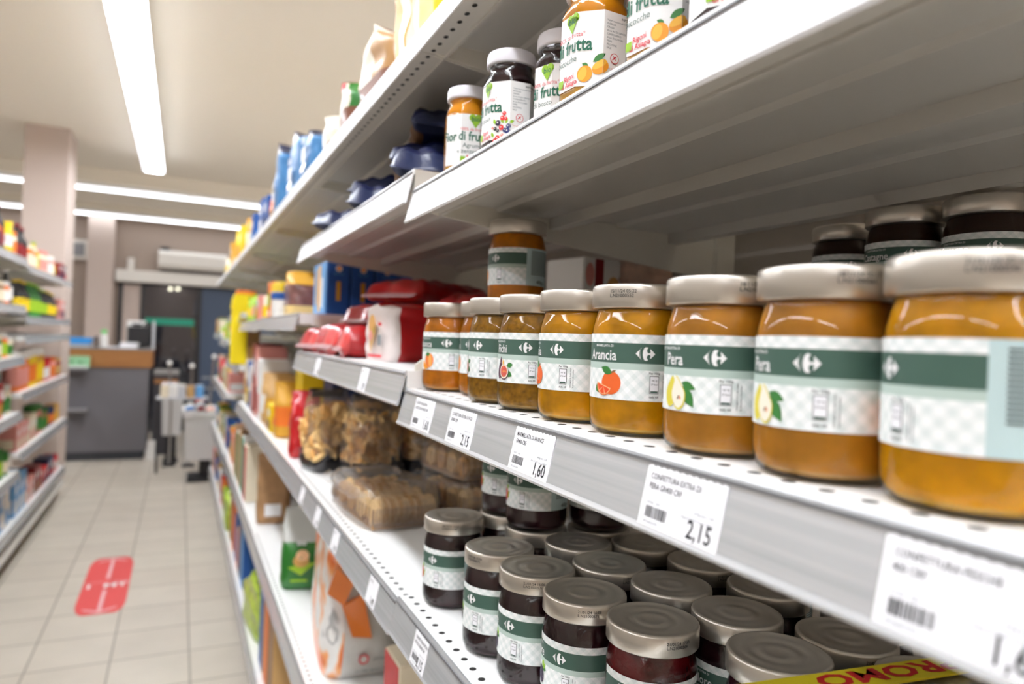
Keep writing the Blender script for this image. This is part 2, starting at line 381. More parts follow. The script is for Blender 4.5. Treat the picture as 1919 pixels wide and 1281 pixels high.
        for a, b, r in ((-6, 1, 1.9), (6, 1, 1.2), (10, 2, .4), (-8, -13, 1.9), (4, 2, 2.4)): p.leaf(x+a*mm, y+b*mm, 6*mm, 1.8*mm, r, 'f_lime', 1)

def logo(p, x, y, w, m='white_print', bg='label_green'):
    """horizontal lozenge: small arrowhead on the left, letter C cut through to a right arrowhead"""
    k = w/2
    p.poly([(x+a*k, y+b*k) for a, b in [(-1, 0), (-.38, .62)] + [(-.38-.24*cos(t), .62*sin(t)) for t in [1.2, .8, .4, 0, -.4, -.8, -1.2]] + [(-.38, -.62)]][::-1], m, 1)
    arc = [(.04+.32*cos(t), .70*sin(t)) for t in [pi/2+pi*i/14 for i in range(15)]]
    half = [(1.0, 0), (.50, .52), (.46, .34), (.54, .24), (.46, .10), (.30, .08), (.17, .22), (.15, .42), (.22, .58), (.30, .62), (.18, .69)]
    pts = half + arc + [(a, -b) for a, b in half[:0:-1]]
    p.parts.append(([(x+a*k, y+b*k) for a, b in pts], [list(range(len(pts)))[::1]], m, 1))
    for sy in (1, -1): p.ell(x+.32*k, y+sy*.30*k, .17*k, .19*k, bg, 2, n=14); p.poly([(x+.24*k, y+sy*.40*k), (x+.44*k, y+sy*.36*k), (x+.44*k, y+sy*.72*k), (x+.30*k, y+sy*.72*k)][::sy], bg, 2)

# ------------------------------------------------------------------ jam jar with metal lid (82 mm wide, 119 mm tall)
JR, JH = .041, .119
LID_P = [(.0, 0), (.0385, 0), (.0402, .0004), (.041, .0014), (.041, .0165), (.0404, .0182), (.039, .0190), (.0376, .0188), (.0366, .0182), (.030, .0180), (.0235, .0182), (.0225, .0177), (.0165, .0176), (.0155, .0181), (.0095, .0180), (.0085, .0176), (.0, .0176)]
BODY_P = [(.0, 0), (.030, 0), (.034, .0008), (.0375, .0035), (.0396, .0085), (.0402, .014), (.0402, .078), (.0398, .084), (.0384, .090), (.0366, .096), (.0356, .100), (.0362, .1015), (.0362, .104)]
def jam_profile(b=.0022):
    return [(0, b), (.030, b), (.0342, b+.0012), (.0372, b+.004), (.0390, b+.009), (.0395, .016), (.0395, .078), (.039, .084), (.0377, .090), (.036, .096), (.0350, .099)]
STAMP = {}
def make_jam_jar(jam, fruit, title, name_line, stamp, label='', phi=0, top_only=False, group=None):
    t = thing('jam_jar', label, 'jar', group=group)
    mb = MB(); pr = jam_profile(); mts = [1, 1, 1] + [0]*(len(pr)-4)
    mb.lathe(pr, 56, mats=mts); mb.build('jam_filling', ['jam_'+jam, 'jam_floor_'+jam], t, smooth=True)
    MB().lathe(BODY_P, 64).build('glass_body', 'glass', t, smooth=True)
    lid = MB().lathe([(r, z+.0995) for r, z in LID_P], 72).build('lid', 'lid_silver', t, smooth=True, sharp=60)
    R = .0404; f = cyl(R, phi)
    # paper band
    z0, z1, z2, z3, z4 = .0285, .0520, .0570, .0725, .0792
    sL, sR, sP = -.076, .110, .046
    mb = MB(); uvs = []
    def band(a, b, za, zb, m):
        n = max(2, int((b-a)/.0015)); base = len(mb.v); vs = []
        for i in range(n+1):
            s = a+(b-a)*i/n; vs += [f(s, za, 0), f(s, zb, 0)]; uvs.extend([(s, za), (s, zb)])
        mb.add(vs, [(2*i, 2*i+2, 2*i+3, 2*i+1) for i in range(n)], m)
    band(sL, sP, z0, z1, 0); band(sL, sP, z1, z2, 2); band(sL, sP, z2, z3, 1); band(sL, sP, z3, z4, 0)
    band(sP, sP+.062, z0, z4, 3)
    lab = mb.build('label', ['label_gingham', 'label_green', 'label_mint', 'label_teal'], t, smooth=True, uvf=lambda i: uvs[i])
    if top_only: return t
    p = Print(); logo(p, 0, .0647, .0148); p.make('logo', f, lab)
    p = Print(); p.text(title, -.0225, .0590, .0116, 'white_print', 'RIGHT', .012, xs=.86); p.text(name_line, -.0255, .0692, .0026, 'white_print', 'RIGHT', .01)
    p.make('product_name', f, lab)
    p = Print(); art(p, fruit, -.0270, .0412, 1.06); p.make('fruit_picture', f, lab)
    p = Print(); cx = .0075; p.text('Per 100g', cx, .0492, .0024, 'ink', 'CENTER', .01); p.text('della AR', cx, .0312, .0022, 'ink', 'CENTER', .01)
    p.rect(cx-.0036, .0345, cx+.0036, .0480, 'ink', 0); p.rect(cx-.0032, .0349, cx+.0032, .0476, 'paper', 1)
    p.text('161 kJ', cx, .0440, .0018, 'ink', 'CENTER', .01, lift=2); p.text('27 kcal', cx, .0410, .0018, 'ink', 'CENTER', .01, lift=2); p.rect(cx-.0028, .0352, cx+.0028, .0366, 'label_green', 2)
    p.make('nutrition_icon', f, lab)
    p = Print()
    for i, s_ in enumerate(("L'immagine ha il solo scopo", 'di presentare il prodotto.')): p.text(s_, .0150+.0024*i, .0315, .0016, 'ink', 'LEFT', .01, rot=pi/2)
    p.make('serving_note', f, lab); p = Print()
    ml_lines(p, sP+.007, .0745, 14, .0024, .044, 'ink', .42); p.text('400g e', sP+.026, .0315, .0068, 'ink', 'CENTER', .02)
    p.make('ingredients_text', f, lab)
    if stamp:
        p = Print(); p.text(stamp[0], 0, .1112, .0037, 'ink', 'LEFT', .012); p.text(stamp[1], 0, .1078, .0037, 'ink', 'LEFT', .012)
        p.make('date_stamp', cyl(JR, phi+stamp[2]), lid, .0002)
    return t
CAM_XY = Vector((0, 0))
def face(x, y, extra=0):
    """rotation so that the jar's -y side looks at the place the photographer stands, plus extra degrees to the viewer's right"""
    return math.atan2(-x, y)+0*extra + radians(extra)
def put_jar(proto, x, y, z, turn, label, group, tilt=0):
    o = copy_tree(proto); o.location = (x, y, z); o.rotation_euler = (0, tilt, math.atan2(-x, y)+radians(turn)); tag(o, label, group=group); return o
def drop(o):
    for c in list(o.children): drop(c)
    bpy.data.objects.remove(o)

JARS = {}
def jar(kind, x, y, z, turn, label, group, stamp_kind=None):
    spec = {'peach': ('peach', 'peach', 'Albicocca', 'CONFETTURA EXTRA DI'), 'fig': ('fig', 'fig', 'Fichi', 'CONFETTURA EXTRA DI'), 'orange': ('orange', 'orange', 'Arancia', 'MARMELLATA DI'),
            'pear': ('pear', 'pear', 'Pera', 'CONFETTURA EXTRA DI'), 'peach2': ('orange', 'peach', 'Pesche', 'CONFETTURA EXTRA DI'), 'black': ('dark', 'berry', 'More', 'CONFETTURA EXTRA DI'),
            'bosco': ('dark', 'bosco', 'Frutti di bosco', 'CONFETTURA EXTRA DI'), 'cherry': ('cherry', 'bosco', 'Ciliegie', 'CONFETTURA EXTRA DI'), 'plain': ('dark', 'berry', 'More', 'CONFETTURA EXTRA DI'),
            'back': ('back', 'berry', 'Castagne', 'CONFETTURA EXTRA DI'), 'duskpeach': ('peach', 'peach', 'Albicocca', 'CONFETTURA EXTRA DI')}[kind]
    key = (kind, stamp_kind)
    if key not in JARS: JARS[key] = make_jam_jar(*spec, stamp_kind)
    return put_jar(JARS[key], x, y, z, turn, label, group)

# ------------------------------------------------------------------ lamps (fixtures that light the shop, some unseen ones added)
mat('lamp_glow', (244, 248, 255), .5, emit=LAMP)
mat('lamp_glow_soft', (244, 248, 255), .5, emit=LAMP*.15)
mat('lamp_body', (236, 236, 234), .5); mat('ceiling_fill', (246, 248, 255), .5, emit=LAMP*.30); mat('ceiling_fill_soft', (246, 248, 255), .5, emit=LAMP*.05)
def tube_lamp(x, y, z, L, along, label, group, glow='lamp_glow', hang=0):
    t = thing('ceiling_lamp', label, 'lamp', (x, y, z), 0 if along == 'y' else pi/2, group)
    mb = MB(); mb.box(-.075, -L/2, -.04, .075, L/2, 0); 
    for sx in (-1, 1): mb.box(min(sx*.075, sx*.088), -L/2, -.052, max(sx*.075, sx*.088), L/2, 0)
    mb.build('housing', 'lamp_body', t)
    if hang: MB().box(-.01, -L*.4-.01, 0, .01, -L*.4+.01, hang).box(-.01, L*.4-.01, 0, .01, L*.4+.01, hang).build('stem', 'lamp_body', t)
    MB().box(-.075, -L/2+.004, -.050, .075, L/2-.004, -.041).build('diffuser', glow, t)
    MB().box(-.091, -L/2+.004, -.050, -.089, L/2-.004, -.034).box(.089, -L/2+.004, -.050, .091, L/2-.004, -.034).build('ceiling_fill_strip', 'ceiling_fill' if glow == 'lamp_glow' else 'ceiling_fill_soft', t)  # glowing side strips added to brighten the ceiling
    return t
def place_lamps():
    L = 1.55; n = 0
    for i in range(8):
        y = 7.85-L/2-i*L
        w = ['the end nearest the tills', 'second from the till end', 'third from the till end', 'fourth from the till end'][i] if i < 4 else None
        if i < 3: tube_lamp(-.294, y, H0+1.60, L-.003, 'y', 'long bright tube lamp running along the aisle ceiling, '+w, 'tube lamps over the aisle', hang=.10)
        else: tube_lamp(-.294, y, H0+1.60, L-.003, 'y', 'bright tube lamp over the near part of the aisle, beyond the upper picture edge', 'tube lamps over the aisle, out of view', hang=.10)
    for i in range(4):
        x = .95-i*1.22
        w = ['right end, ending above the shelf tops', 'middle one', 'left one, cut by the pillar', 'far left one beyond the pillar'][i]
        tube_lamp(x-.3, 8.98, H0+1.56, 1.21, 'x', 'tube lamp of the nearer cross row, '+w, 'nearer cross row of tube lamps', 'lamp_glow_soft')
        tube_lamp(x-.2, 10.36, H0+1.47, 1.21, 'x', 'tube lamp of the farther cross row, '+w, 'farther cross row of tube lamps', 'lamp_glow_soft')
    for x in (-2.5, 2.0, 3.3):  # unseen lamps added so the ceiling is evenly bright
        for i in range(4): tube_lamp(x, -2+i*2.9, H0+1.60, 2.4, 'y', 'unseen tube lamp over a neighbouring aisle, added to brighten the ceiling', 'unseen tube lamps added over the neighbouring aisles', hang=.10)
place_lamps()

# ------------------------------------------------------------------ room
mat('ceiling_paint', (250, 244, 231), .8); mat('wall_paint', (166, 150, 138), .8); mat('frame_dark', (34, 33, 36), .4); mat('blue_wall', (66, 82, 106), .5)
mat('col_paint', (206, 190, 180), .8); mat('white_metal', (232, 228, 220), .4); mat('door_grey', (150, 146, 152), .5)
struct('floor', MB().box(-4, -4, -.05, 4.2, 14.5, 0), 'floor_tiles')
struct('ceiling', MB().box(-4, -4, H0+1.70, 4.2, 8.80, H0+1.9).box(-4, 8.80, H0+1.56, 4.2, 10.28, H0+1.9).box(-4, 10.28, H0+1.47, 4.2, 10.9, H0+1.9), 'ceiling_paint')
WY = 10.67
w = MB(); w.box(-4, WY, 0, -.765, WY+.2, H0+1.5); w.box(-.765, WY, H0+.62, 1.3, WY+.2, H0+1.5); w.box(1.3, WY, 0, 4.2, WY+.2, H0+1.5)
struct('wall_back', w, 'wall_paint')
struct('wall_left', MB().box(-4.2, -4, 0, -4, WY+.2, H0+1.9), 'wall_paint')
struct('wall_right', MB().box(4.2, -4, 0, 4.4, WY+.2, H0+1.9), 'wall_paint')
struct('wall_front', MB().box(-4.2, -4.2, 0, 4.4, -4, H0+1.9), 'wall_paint')
struct('column', MB().box(-1.116, WY-.22, 0, -.822, WY, H0+1.48), 'col_paint')
struct('pillar', MB().box(-1.255, 7.16, 0, -.925, 7.62, H0+1.70, 0, .006), 'col_paint')
# entrance: dark frames, glass leaf, blue panel, night outside
fr = MB()
for a, b in ((-.765, -.715), (-.50, -.455), (.19, .255), (1.25, 1.3)): fr.box(a, WY-.02, 0, b, WY+.08, H0+.62)
fr.box(-.765, WY-.02, H0+.575, 1.3, WY+.08, H0+.62)
d1 = tag(fr.build('door_1', 'frame_dark'), kind='structure')
tag(MB().box(-.455, WY+.02, 0, .19, WY+.03, H0+.575).build('window_1', 'pane'), kind='structure')
tag(MB().box(-.715, WY+.01, 0, -.50, WY+.04, H0+.575).build('wall_panel', 'col_paint'), kind='structure')
tag(MB().box(.255, WY+.0, 0, 1.25, WY+.05, H0+.575).build('door_2', 'blue_wall'), kind='structure')
tag(MB().box(-.80, WY-.16, H0+.60, 1.3, WY, H0+.755, 0, .006).build('trim_1', 'white_metal'), kind='structure')
v = MB(); v.box(-2.5, 14.3, 0, 3.5, 14.4, 3); v.box(-2.5, WY+.2, 3.0, 3.5, 14.4, 3.1)
struct('wall_outside', v, 'door_grey')
for i, (x, z) in enumerate(((-.185, .69), (-.065, .70))):
    t = thing('outdoor_lamp', ['left', 'right'][i]+' one of two small round lamps glowing beyond the glass door', 'lamp', (x, 13.6, H0+z), 0, 'lamps beyond the door')
    MB().lathe([(0, -.025), (.022, -.017), (.03, 0), (.022, .017), (0, .025)], 16).build('bulb', mat('bulb_glow', (255, 240, 200), .5, emit=14), t, smooth=True)
    MB().box(-.01, -.01, .03, .01, .01, 3.0-H0-z).build('stem', 'frame_dark', t)
# green strip sign across the glass
p = thing('door_sticker', 'teal green strip sticker across the glass door leaf', 'sticker', (0, WY-.005, H0))
MB().box(-.44, 0, .045, .165, .004, .135).build('strip', 'c_teal' if 'c_teal' in MATS else C('teal'), p)
# air conditioner
t = thing('air_conditioner', 'long cream wall air conditioner above the entrance door', 'air conditioner', (0, WY, H0))
MB().extrude_x([(0, .80), (-.15, .80), (-.19, .86), (-.19, 1.0), (-.16, 1.05), (0, 1.05)], -.30, .56).build('casing', 'white_metal', t)
MB().box(-.28, -.165, .795, .54, -.03, .802).build('air_outlet', 'slot_dark', t)
tag(MB().box(-.28, WY-.12, H0+1.05, -.17, WY-.04, H0+1.10, 0, .008).build('small_box', 'frame_dark'), 'small black box standing on the air conditioner', 'box')
t = thing('wall_alarm', 'small white detector mounted above the door header', 'detector', (-.63, WY-.02, H0+.80))
MB().box(-.04, -.05, -.04, .04, .02, .12, 0, .008).build('casing', 'white_metal', t); MB().lathe([(.0, 0), (.015, .002), (.015, .012), (0, .014)], 14, cx=0, cy=-.06, cz=.06).build('lens', 'lid_white', t)
t = thing('wall_clock_box', 'white framed grey panel on the wall behind the pillar', 'panel', (-1.25, WY-.03, H0+.98))
MB().box(-.13, -.02, -.13, .13, .03, .13, 0, .01).build('frame', 'white_metal', t); MB().box(-.085, -.026, -.085, .085, -.018, .085).build('screen', C('grey'), t)

# floor sticker
def floor_sticker():
    t = thing('floor_sticker', 'red rounded distance sticker on the aisle floor', 'sticker', (-.318, 4.42, .0))
    pts = []
    W_, L_ = .113, .47
    for sx, sy, a0 in ((1, 1, 0), (-1, 1, pi/2), (-1, -1, pi), (1, -1, 1.5*pi)):
        for i in range(7):
            a = a0+i*pi/12; pts.append((sx*(W_-.05)+.05*cos(a), sy*(L_-.16)+.16*sin(a)))
    MB().extrude_z(pts, .0005, .0015).build('sheet', mat('sticker_red', (226, 72, 70), .5), t)
    p = Print(); f = lambda s, q, l: (s, q, .0016+l); wm = mat('sticker_print', (240, 186, 190), .5).name
    p.rect(-.009, .07, .009, .44, wm); p.rect(-.009, -.44, .009, -.12, wm)
    p.text('MANTENERE LA DISTANZA', 0, .01, .0175, wm, 'CENTER', .02, lift=0); p.text('1  MT', 0, -.075, .085, 'white_print', 'CENTER', .03)
    for s in (1, -1): p.poly([(s*.0, -.455), (s*.075, -.40), (s*.075, -.385), (s*.0, -.43)][::s], wm); p.poly([(s*.0, .455), (s*.075, .40), (s*.075, .385), (s*.0, .43)][::-s], wm)
    for q in p.parts:
        if len(q[0]) > 20 and False: pass
    p.make('printed_arrows', f, t, .0002)
floor_sticker()

# ------------------------------------------------------------------ gondola shelving
FX = .288
BAYS = [-.06, .94, 1.94, 2.94, 3.94, 4.94, 5.94, 6.94]
def slot_disc(mb, x, y, z, m, rx=.0045, ry=.0075, up=1):
    n = 10; pts = [(x+rx*cos(2*pi*i/n), y+ry*sin(2*pi*i/n), z) for i in range(n)]
    mb.add(pts if up > 0 else pts[::-1], [list(range(n))], m)
def tray(mb, x0, sgn, y0, y1, z, depth=.457, lipped=.03):
    k = depth/.457
    P = [(0, 0), (0, -lipped), (.035, -lipped), (.035, -.033), (.039, -.033), (.039, -.013), (.12*k, -.013), (.125*k, -.018), (.212*k, -.018), (.212*k, -.034), (.232*k, -.034), (.232*k, -.013), (.33*k, -.013), (.335*k, -.018), (.436*k, -.018), (.436*k, -.034), (.457*k, -.034), (.457*k, 0)]
    pr = [(x0+sgn*a, z+b) for a, b in P]
    if sgn < 0: pr = pr[::-1]
    # mirrored so the outline keeps one winding
    mb.extrude_y(pr[::-1], y0+.001, y1-.001, 0)
def rail(mb, x0, sgn, y0, y1, z, h=.048):
    pr = [(x0+sgn*a, z+b) for a, b in [(.001, 0), (-.0015, .0005), (-.0025, -.002), (-.0035, -.006), (-.0125, -h+.004), (-.0145, -h+.001), (-.013, -h-.0015), (-.0105, -h), (-.0015, -.008), (.001, -.006)]]
    if sgn < 0: pr = pr[::-1]
    mb.extrude_y(pr, y0+.002, y1-.002, 0)
def bracket(mb, x0, sgn, y, z, depth=.5, th=.003, hf=.022, hb=.085, up=.0):
    pr = [(x0+sgn*.004, z-.004+up), (x0+sgn*.004, z-hf), (x0+sgn*.03, z-hf-.006), (x0+sgn*depth, z-hb), (x0+sgn*depth, z-.004)]
    if sgn < 0: pr = pr[::-1]
    mb.extrude_y(pr, y-th/2, y+th/2, 0)
def shelf(side, y0, y1, z, kind, label, railmat, slots=0, depth=.457, group=None, seeslots=1):
    sgn, x0 = (1, FX) if side == 'right' else (-1, -.84)
    t = thing('gondola_shelf', label, 'shelf', (x0, y0, H0+z), 0, group)
    mb = MB(); tray(mb, 0, sgn, 0, y1-y0, 0, depth, .03)
    n = int((y1-y0)/.025)
    if slots & 1:
        for i in range(n): slot_disc(mb, sgn*.0145, (i+.5)*.025, .0002, 1, .0042, .0042)
    if slots & 2:
        for i in range(n): slot_disc(mb, sgn*.0155, (i+.5)*.025, -.0302, 1, .0032, .0050, -1)
        for i in range(n): slot_disc(mb, sgn*.290*depth/.457, (i+.5)*.025, -.0132, 1, .0028, .0055, -1)
    mb.build('deck', ['shelf_white' if z < .1 else 'shelf_cream_shaded', 'slot_dark'], t)
    if kind == 'rail':
        m = MB(); rail(m, 0, sgn, 0, y1-y0, 0)
        gp = [(-.0028*sgn, -.0034), (-.0046*sgn, -.0036), (-.0050*sgn, -.0056), (-.0034*sgn, -.0056)]
        m.extrude_y(gp[::sgn], .003, y1-y0-.003, 1); m.build('price_rail', [railmat, 'groove'], t)
    else: MB().box(-.002 if sgn > 0 else 0, .001, -.029, 0 if sgn > 0 else .002, y1-y0-.001, .0).build('front_lip', 'rail_white', t)
    for yy in (.004, y1-y0-.004):
        m = MB(); bracket(m, 0, sgn, yy, -.004, .533 if side == 'right' else .498); m.build('bracket', 'bracket_cream', t)
    return t
BN0 = ['nearest bay of the right shelving', 'second bay of the right shelving', 'third bay of the right shelving', 'fourth bay of the right shelving', 'fifth bay of the right shelving', 'sixth bay of the right shelving', 'farthest bay of the right shelving']
def frame_run(side, ys, ztop, label):
    sgn, bx = (1, .86) if side == 'right' else (-1, -1.38)
    t = thing('shelving_frame', label, 'shelving', (bx, ys[0], 0))
    L = ys[-1]-ys[0]; fx = (FX if sgn > 0 else -.84)-bx
    MB().box(0 if sgn > 0 else -.02, 0, .08, .02 if sgn > 0 else 0, L, H0+ztop).build('back_panel', 'back_panel', t)
    for y in ys:
        MB().box(-sgn*.04 if sgn > 0 else 0, y-ys[0]-.015, 0, 0 if sgn > 0 else .04, y-ys[0]+.015, H0+ztop).build('upright', 'bracket_cream', t)
    for a, b in zip(ys[:-1], ys[1:]):
        y0, y1 = a-ys[0]+.006, b-ys[0]-.006
        X0, X1 = sorted((fx+sgn*.012, fx-sgn*.006))
        b = thing('base_unit', 'white kick panel on a dark recessed plinth, '+(BN0[ys.index(a)] if side == 'right' else (['near', 'far'] if ys[0] > 0 else ['unseen first', 'unseen second'])[ys.index(a)]+' bay of the left shelving'), 'base', (bx, ys[0], 0), 0, 'kick panels of the '+side+' shelving')
        MB().box(X0, y0, .085, X1, y1, .145, 0, .004).build('kick_panel', 'shelf_white', b)
        X0, X1 = sorted((fx+sgn*.05, -sgn*.045))
        MB().box(X0, y0, .0, X1, y1, .084).build('plinth', 'charcoal_base', b)
    return t
mat('charcoal_base', (70, 66, 62), .7)
frame_run('right', BAYS, .43, 'long cream metal shelving frame right of the aisle carrying the jam shelves')
frame_run('left', [-.9, 1.0, 3.06], .40, 'cream metal shelving frame on the left, beside the camera and out of view')
frame_run('left', [3.1, 5.0, 6.85], .40, 'cream metal shelving frame on the left side of the aisle before the pillar')
BN = ['nearest bay', 'second bay from the camera', 'third bay from the camera', 'fourth bay', 'fifth bay', 'sixth bay', 'farthest bay']
for i in range(7):
    shelf('right', BAYS[i], BAYS[i+1], .43, 'lip', f'topmost white metal shelf with pierced underside, {BN[i]} of the right shelving', 'rail_white', 2, depth=.5, group='top shelves of the right shelving')
shelf('right', BAYS[0], BAYS[1], .207, 'rail', 'upper shelf with glaring white price rail carrying octagonal jars', 'rail_white', 2)
shelf('right', BAYS[0], BAYS[1], -.070, 'rail', 'middle shelf with grey price rail carrying the amber jam jars', 'rail_grey', 1)
shelf('right', BAYS[0], BAYS[1], -.360, 'rail', 'lower pierced shelf carrying the dark blackberry jam jars', 'rail_grey', 1)
shelf('right', BAYS[1], BAYS[2], .236, 'rail', 'shelf with glaring white price rail carrying blue wrapped cracker packs', 'rail_white')
shelf('right', BAYS[1], BAYS[2], -.046, 'rail', 'shelf with grey price rail carrying the red bags', 'rail_grey')
shelf('right', BAYS[1], BAYS[2], -.365, 'rail', 'pierced shelf carrying biscuit bags and trays, second bay', 'rail_grey', 1)
for i in (1, 2, 3, 4, 5, 6):
    shelf('right', BAYS[i], BAYS[i+1], -.805 if i < 5 else -.83, 'rail', f'low shelf near the aisle floor, {BN[i]}, second from the bottom', 'rail_grey', 1 if i < 3 else 0, group='second lowest shelves of the right shelving')
    shelf('right', BAYS[i], BAYS[i+1], -1.24, 'rail', f'bottom shelf just above the kick panel, {BN[i]}', 'rail_grey', group='bottom shelves of the right shelving')
shelf('right', BAYS[2], BAYS[3], .056, 'rail', 'shelf holding blue cartons and yellow tins, third bay', 'rail_grey')
shelf('right', BAYS[2], BAYS[3], -.365, 'rail', 'shelf with grey rail holding brown and yellow packs, third bay', 'rail_grey')
shelf('right', BAYS[3], BAYS[4], .050, 'rail', 'shelf with grey rail at eye height, fourth bay', 'rail_grey')
shelf('right', BAYS[3], BAYS[4], -.370, 'rail', 'shelf with grey rail below eye height, fourth bay', 'rail_grey')
shelf('right', BAYS[4], BAYS[5], .100, 'rail', 'short shelf high up with pale packets, fifth bay', 'rail_grey')
shelf('right', BAYS[4], BAYS[5], -.18, 'rail', 'shelf below eye height, fifth bay', 'rail_grey')
shelf('right', BAYS[5], BAYS[6], -.06, 'rail', 'far shelf at eye height, sixth bay', 'rail_grey')
shelf('right', BAYS[5], BAYS[6], -.42, 'rail', 'far shelf below eye height, sixth bay', 'rail_grey')
shelf('right', BAYS[6], BAYS[7], -.02, 'rail', 'farthest shelf at eye height with small packets', 'rail_grey')
shelf('right', BAYS[6], BAYS[7], -.42, 'rail', 'farthest shelf below eye height', 'rail_grey')
LN = [(.38, 'topmost'), (.10, 'second'), (-.20, 'third'), (-.53, 'fourth'), (-.88, 'fifth'), (-1.18, 'bottom')]
for z, n in LN: shelf('left', 3.1, 5.0, z, 'rail', f'{n} shelf from the top, near bay of the left shelving', 'rail_grey', depth=.40, group='shelves of the near left bay')
LF = [(.35, 'topmost'), (.04, 'second'), (-.08, 'third'), (-.42, 'fourth'), (-.78, 'fifth'), (-1.18, 'bottom')]
for z, n in LF: shelf('left', 5.0, 6.85, z, 'rail', f'{n} shelf from the top, far bay of the left shelving', 'rail_grey', depth=.40, group='shelves of the far left bay')

# white end plate with a screw between the two middle shelves, rusty plate above
t = thing('end_plate', 'cream bracket plate with a screw beside the red bags shelf', 'bracket', (FX+.012, .945, H0-.065))
MB().extrude_y([(0, -.03), (.01, -.035), (.11, -.03), (.11, .03), (.012, .036), (0, .028)], -.002, .002).build('plate', 'bracket_cream', t); MB().lathe([(0, 0), (.003, 0), (.003, .002), (0, .003)], 12, cx=.038, cy=-.002, cz=.01, axis='y').build('screw', 'lid_silver', t)
t = thing('end_plate', 'chipped cream bracket plate with one black hole beside the blue packs', 'bracket', (FX+.006, .945, H0+.215))
MB().extrude_y([(0, -.022), (.02, -.026), (.08, -.01), (.08, .016), (.0, .022)], -.002, .002).build('plate', 'bracket_cream', t)
MB().lathe([(0, 0), (.003, 0), (.003, .001), (0, .001)], 12, cx=.022, cy=-.002, cz=.002, axis='y').build('hole', 'slot_dark', t)
MB().extrude_y([(-.001, -.026), (.003, -.026), (.003, .022), (-.001, .022)], -.0025, .0025).build('rusty_edge', mat('rust', (120, 70, 40), .8), t)

# ------------------------------------------------------------------ price tags on the rails
def price_tag(y, z, lines, price, label, w=.074, x0=FX, sgn=1, h=.040, detail=True):
    t = thing('price_tag', label, 'price tag', (x0-.0035*sgn, y, H0+z-.0065), 0, 'price tags on the shelf rails')
    # tag plane: runs toward -y (viewer's right), drops along the tilted rail
    k = -.009/.042
    f = lambda s, q, l: (sgn*(-(l+.0012)+k*(-q)*1.0), -s*sgn, q)
    mb = MB(); n = 24; pts = []
    for i in range(n+1): pts.append((w*i/n, -.001+(.0008 if i % 2 else 0)))
    pts += [(w, -h), (0, -h)]
    vs = [f(a, b, 0) for a, b in pts] + [f(a, b, -.0006) for a, b in pts]; N = len(pts)
    mb.add(vs, [list(range(N-1, -1, -1)), list(range(N, 2*N))]+[[i, (i+1) % N, N+(i+1) % N, N+i] for i in range(N)]); card = mb.build('card', 'paper', t)
    p = Print()
    for i, s in enumerate(lines): p.text(s, .005, -.0085-.0062*i, .0053, 'ink', 'LEFT', .004, xs=.82)
    p.make('product_text', f, card)
    p = Print(); p.text(price, w-.005, -h+.0045, .0150, 'ink', 'RIGHT', .012, xs=.85); p.make('price_number', f, card)
    if detail:
        p = Print(); rr = random.Random(int(y*1000))
        x = .006
        while x < .026: a = .0003+.0007*rr.random(); p.rect(x, -h+.0075, x+a, -h+.0145, 'ink'); x += a+.0003+.0007*rr.random()
        p.make('barcode', f, card)
        p = Print(); p.text('0,4 KG   4,00', .006, -h+.0160, .0024, 'ink_soft', 'LEFT'); p.text('al Kg euro  5,38', w-.006, -.0215, .0026, 'ink_soft', 'RIGHT'); p.text('Data 21/10/21 Cod. 1158227', w-.005, -.0255, .0024, 'ink_soft', 'RIGHT'); p.text('8012666015474', .006, -h+.004, .0022, 'ink_soft', 'LEFT')
        p.make('small_print', f, card)
    return t
for y, ln, pr_, lb in ((.878, ('CONFETTURA EXTRA', 'ALBICOCCHE GR400 CRF'), '1,60', 'price tag reading 1,60 at the far end of the middle rail'),
                       (.746, ('CONFETTURA EXTRA DI FICO', 'GR400 CRF'), '2,15', 'price tag for fig jam reading 2,15 on the middle rail'),
                       (.577, ('MARMELLATA DI ARANCE', 'GR400 CRF'), '1,60', 'sharp white price tag for orange marmalade reading 1,60'),
                       (.376, ('CONFETTURA EXTRA DI', 'PERA GR400 CRF'), '2,15', 'large white price tag for pear jam reading 2,15'),
                       (.204, ('CONFETTURA PESCHE', '400 CRF'), '1,60', 'blurred nearest price tag for peach jam, cut by the right edge')):
    price_tag(y, -.070, ln, pr_, lb)
price_tag(.842, -.360, ('CONFETTURA EXTRA FR.', 'BOSCO GR400 CRF'), '2,15', 'price tag reading 2,15 on the lower rail below the lone jar', w=.050)
for i, (y, z) in enumerate(((1.075, -.365), (1.36, -.365), (1.55, -.365), (1.76, -.365))):
    price_tag(y, z, ('BISCOTTI',), '1,49', ['blurred pale price tag at the near end of the biscuit rail', 'blurred price tag second from the near end of the biscuit rail', 'blurred price tag third along the biscuit rail', 'blurred price tag at the far part of the biscuit rail'][i], w=.05, detail=False)
price_tag(1.185, -.046, ('CIALDE',), '1,99', 'blurred pale price tag under the red bags, nearest the jars', w=.05, detail=False)
price_tag(1.62, -.046, ('CIALDE',), '1,99', 'blurred pale price tag under the red bags, farther one', w=.05, detail=False)

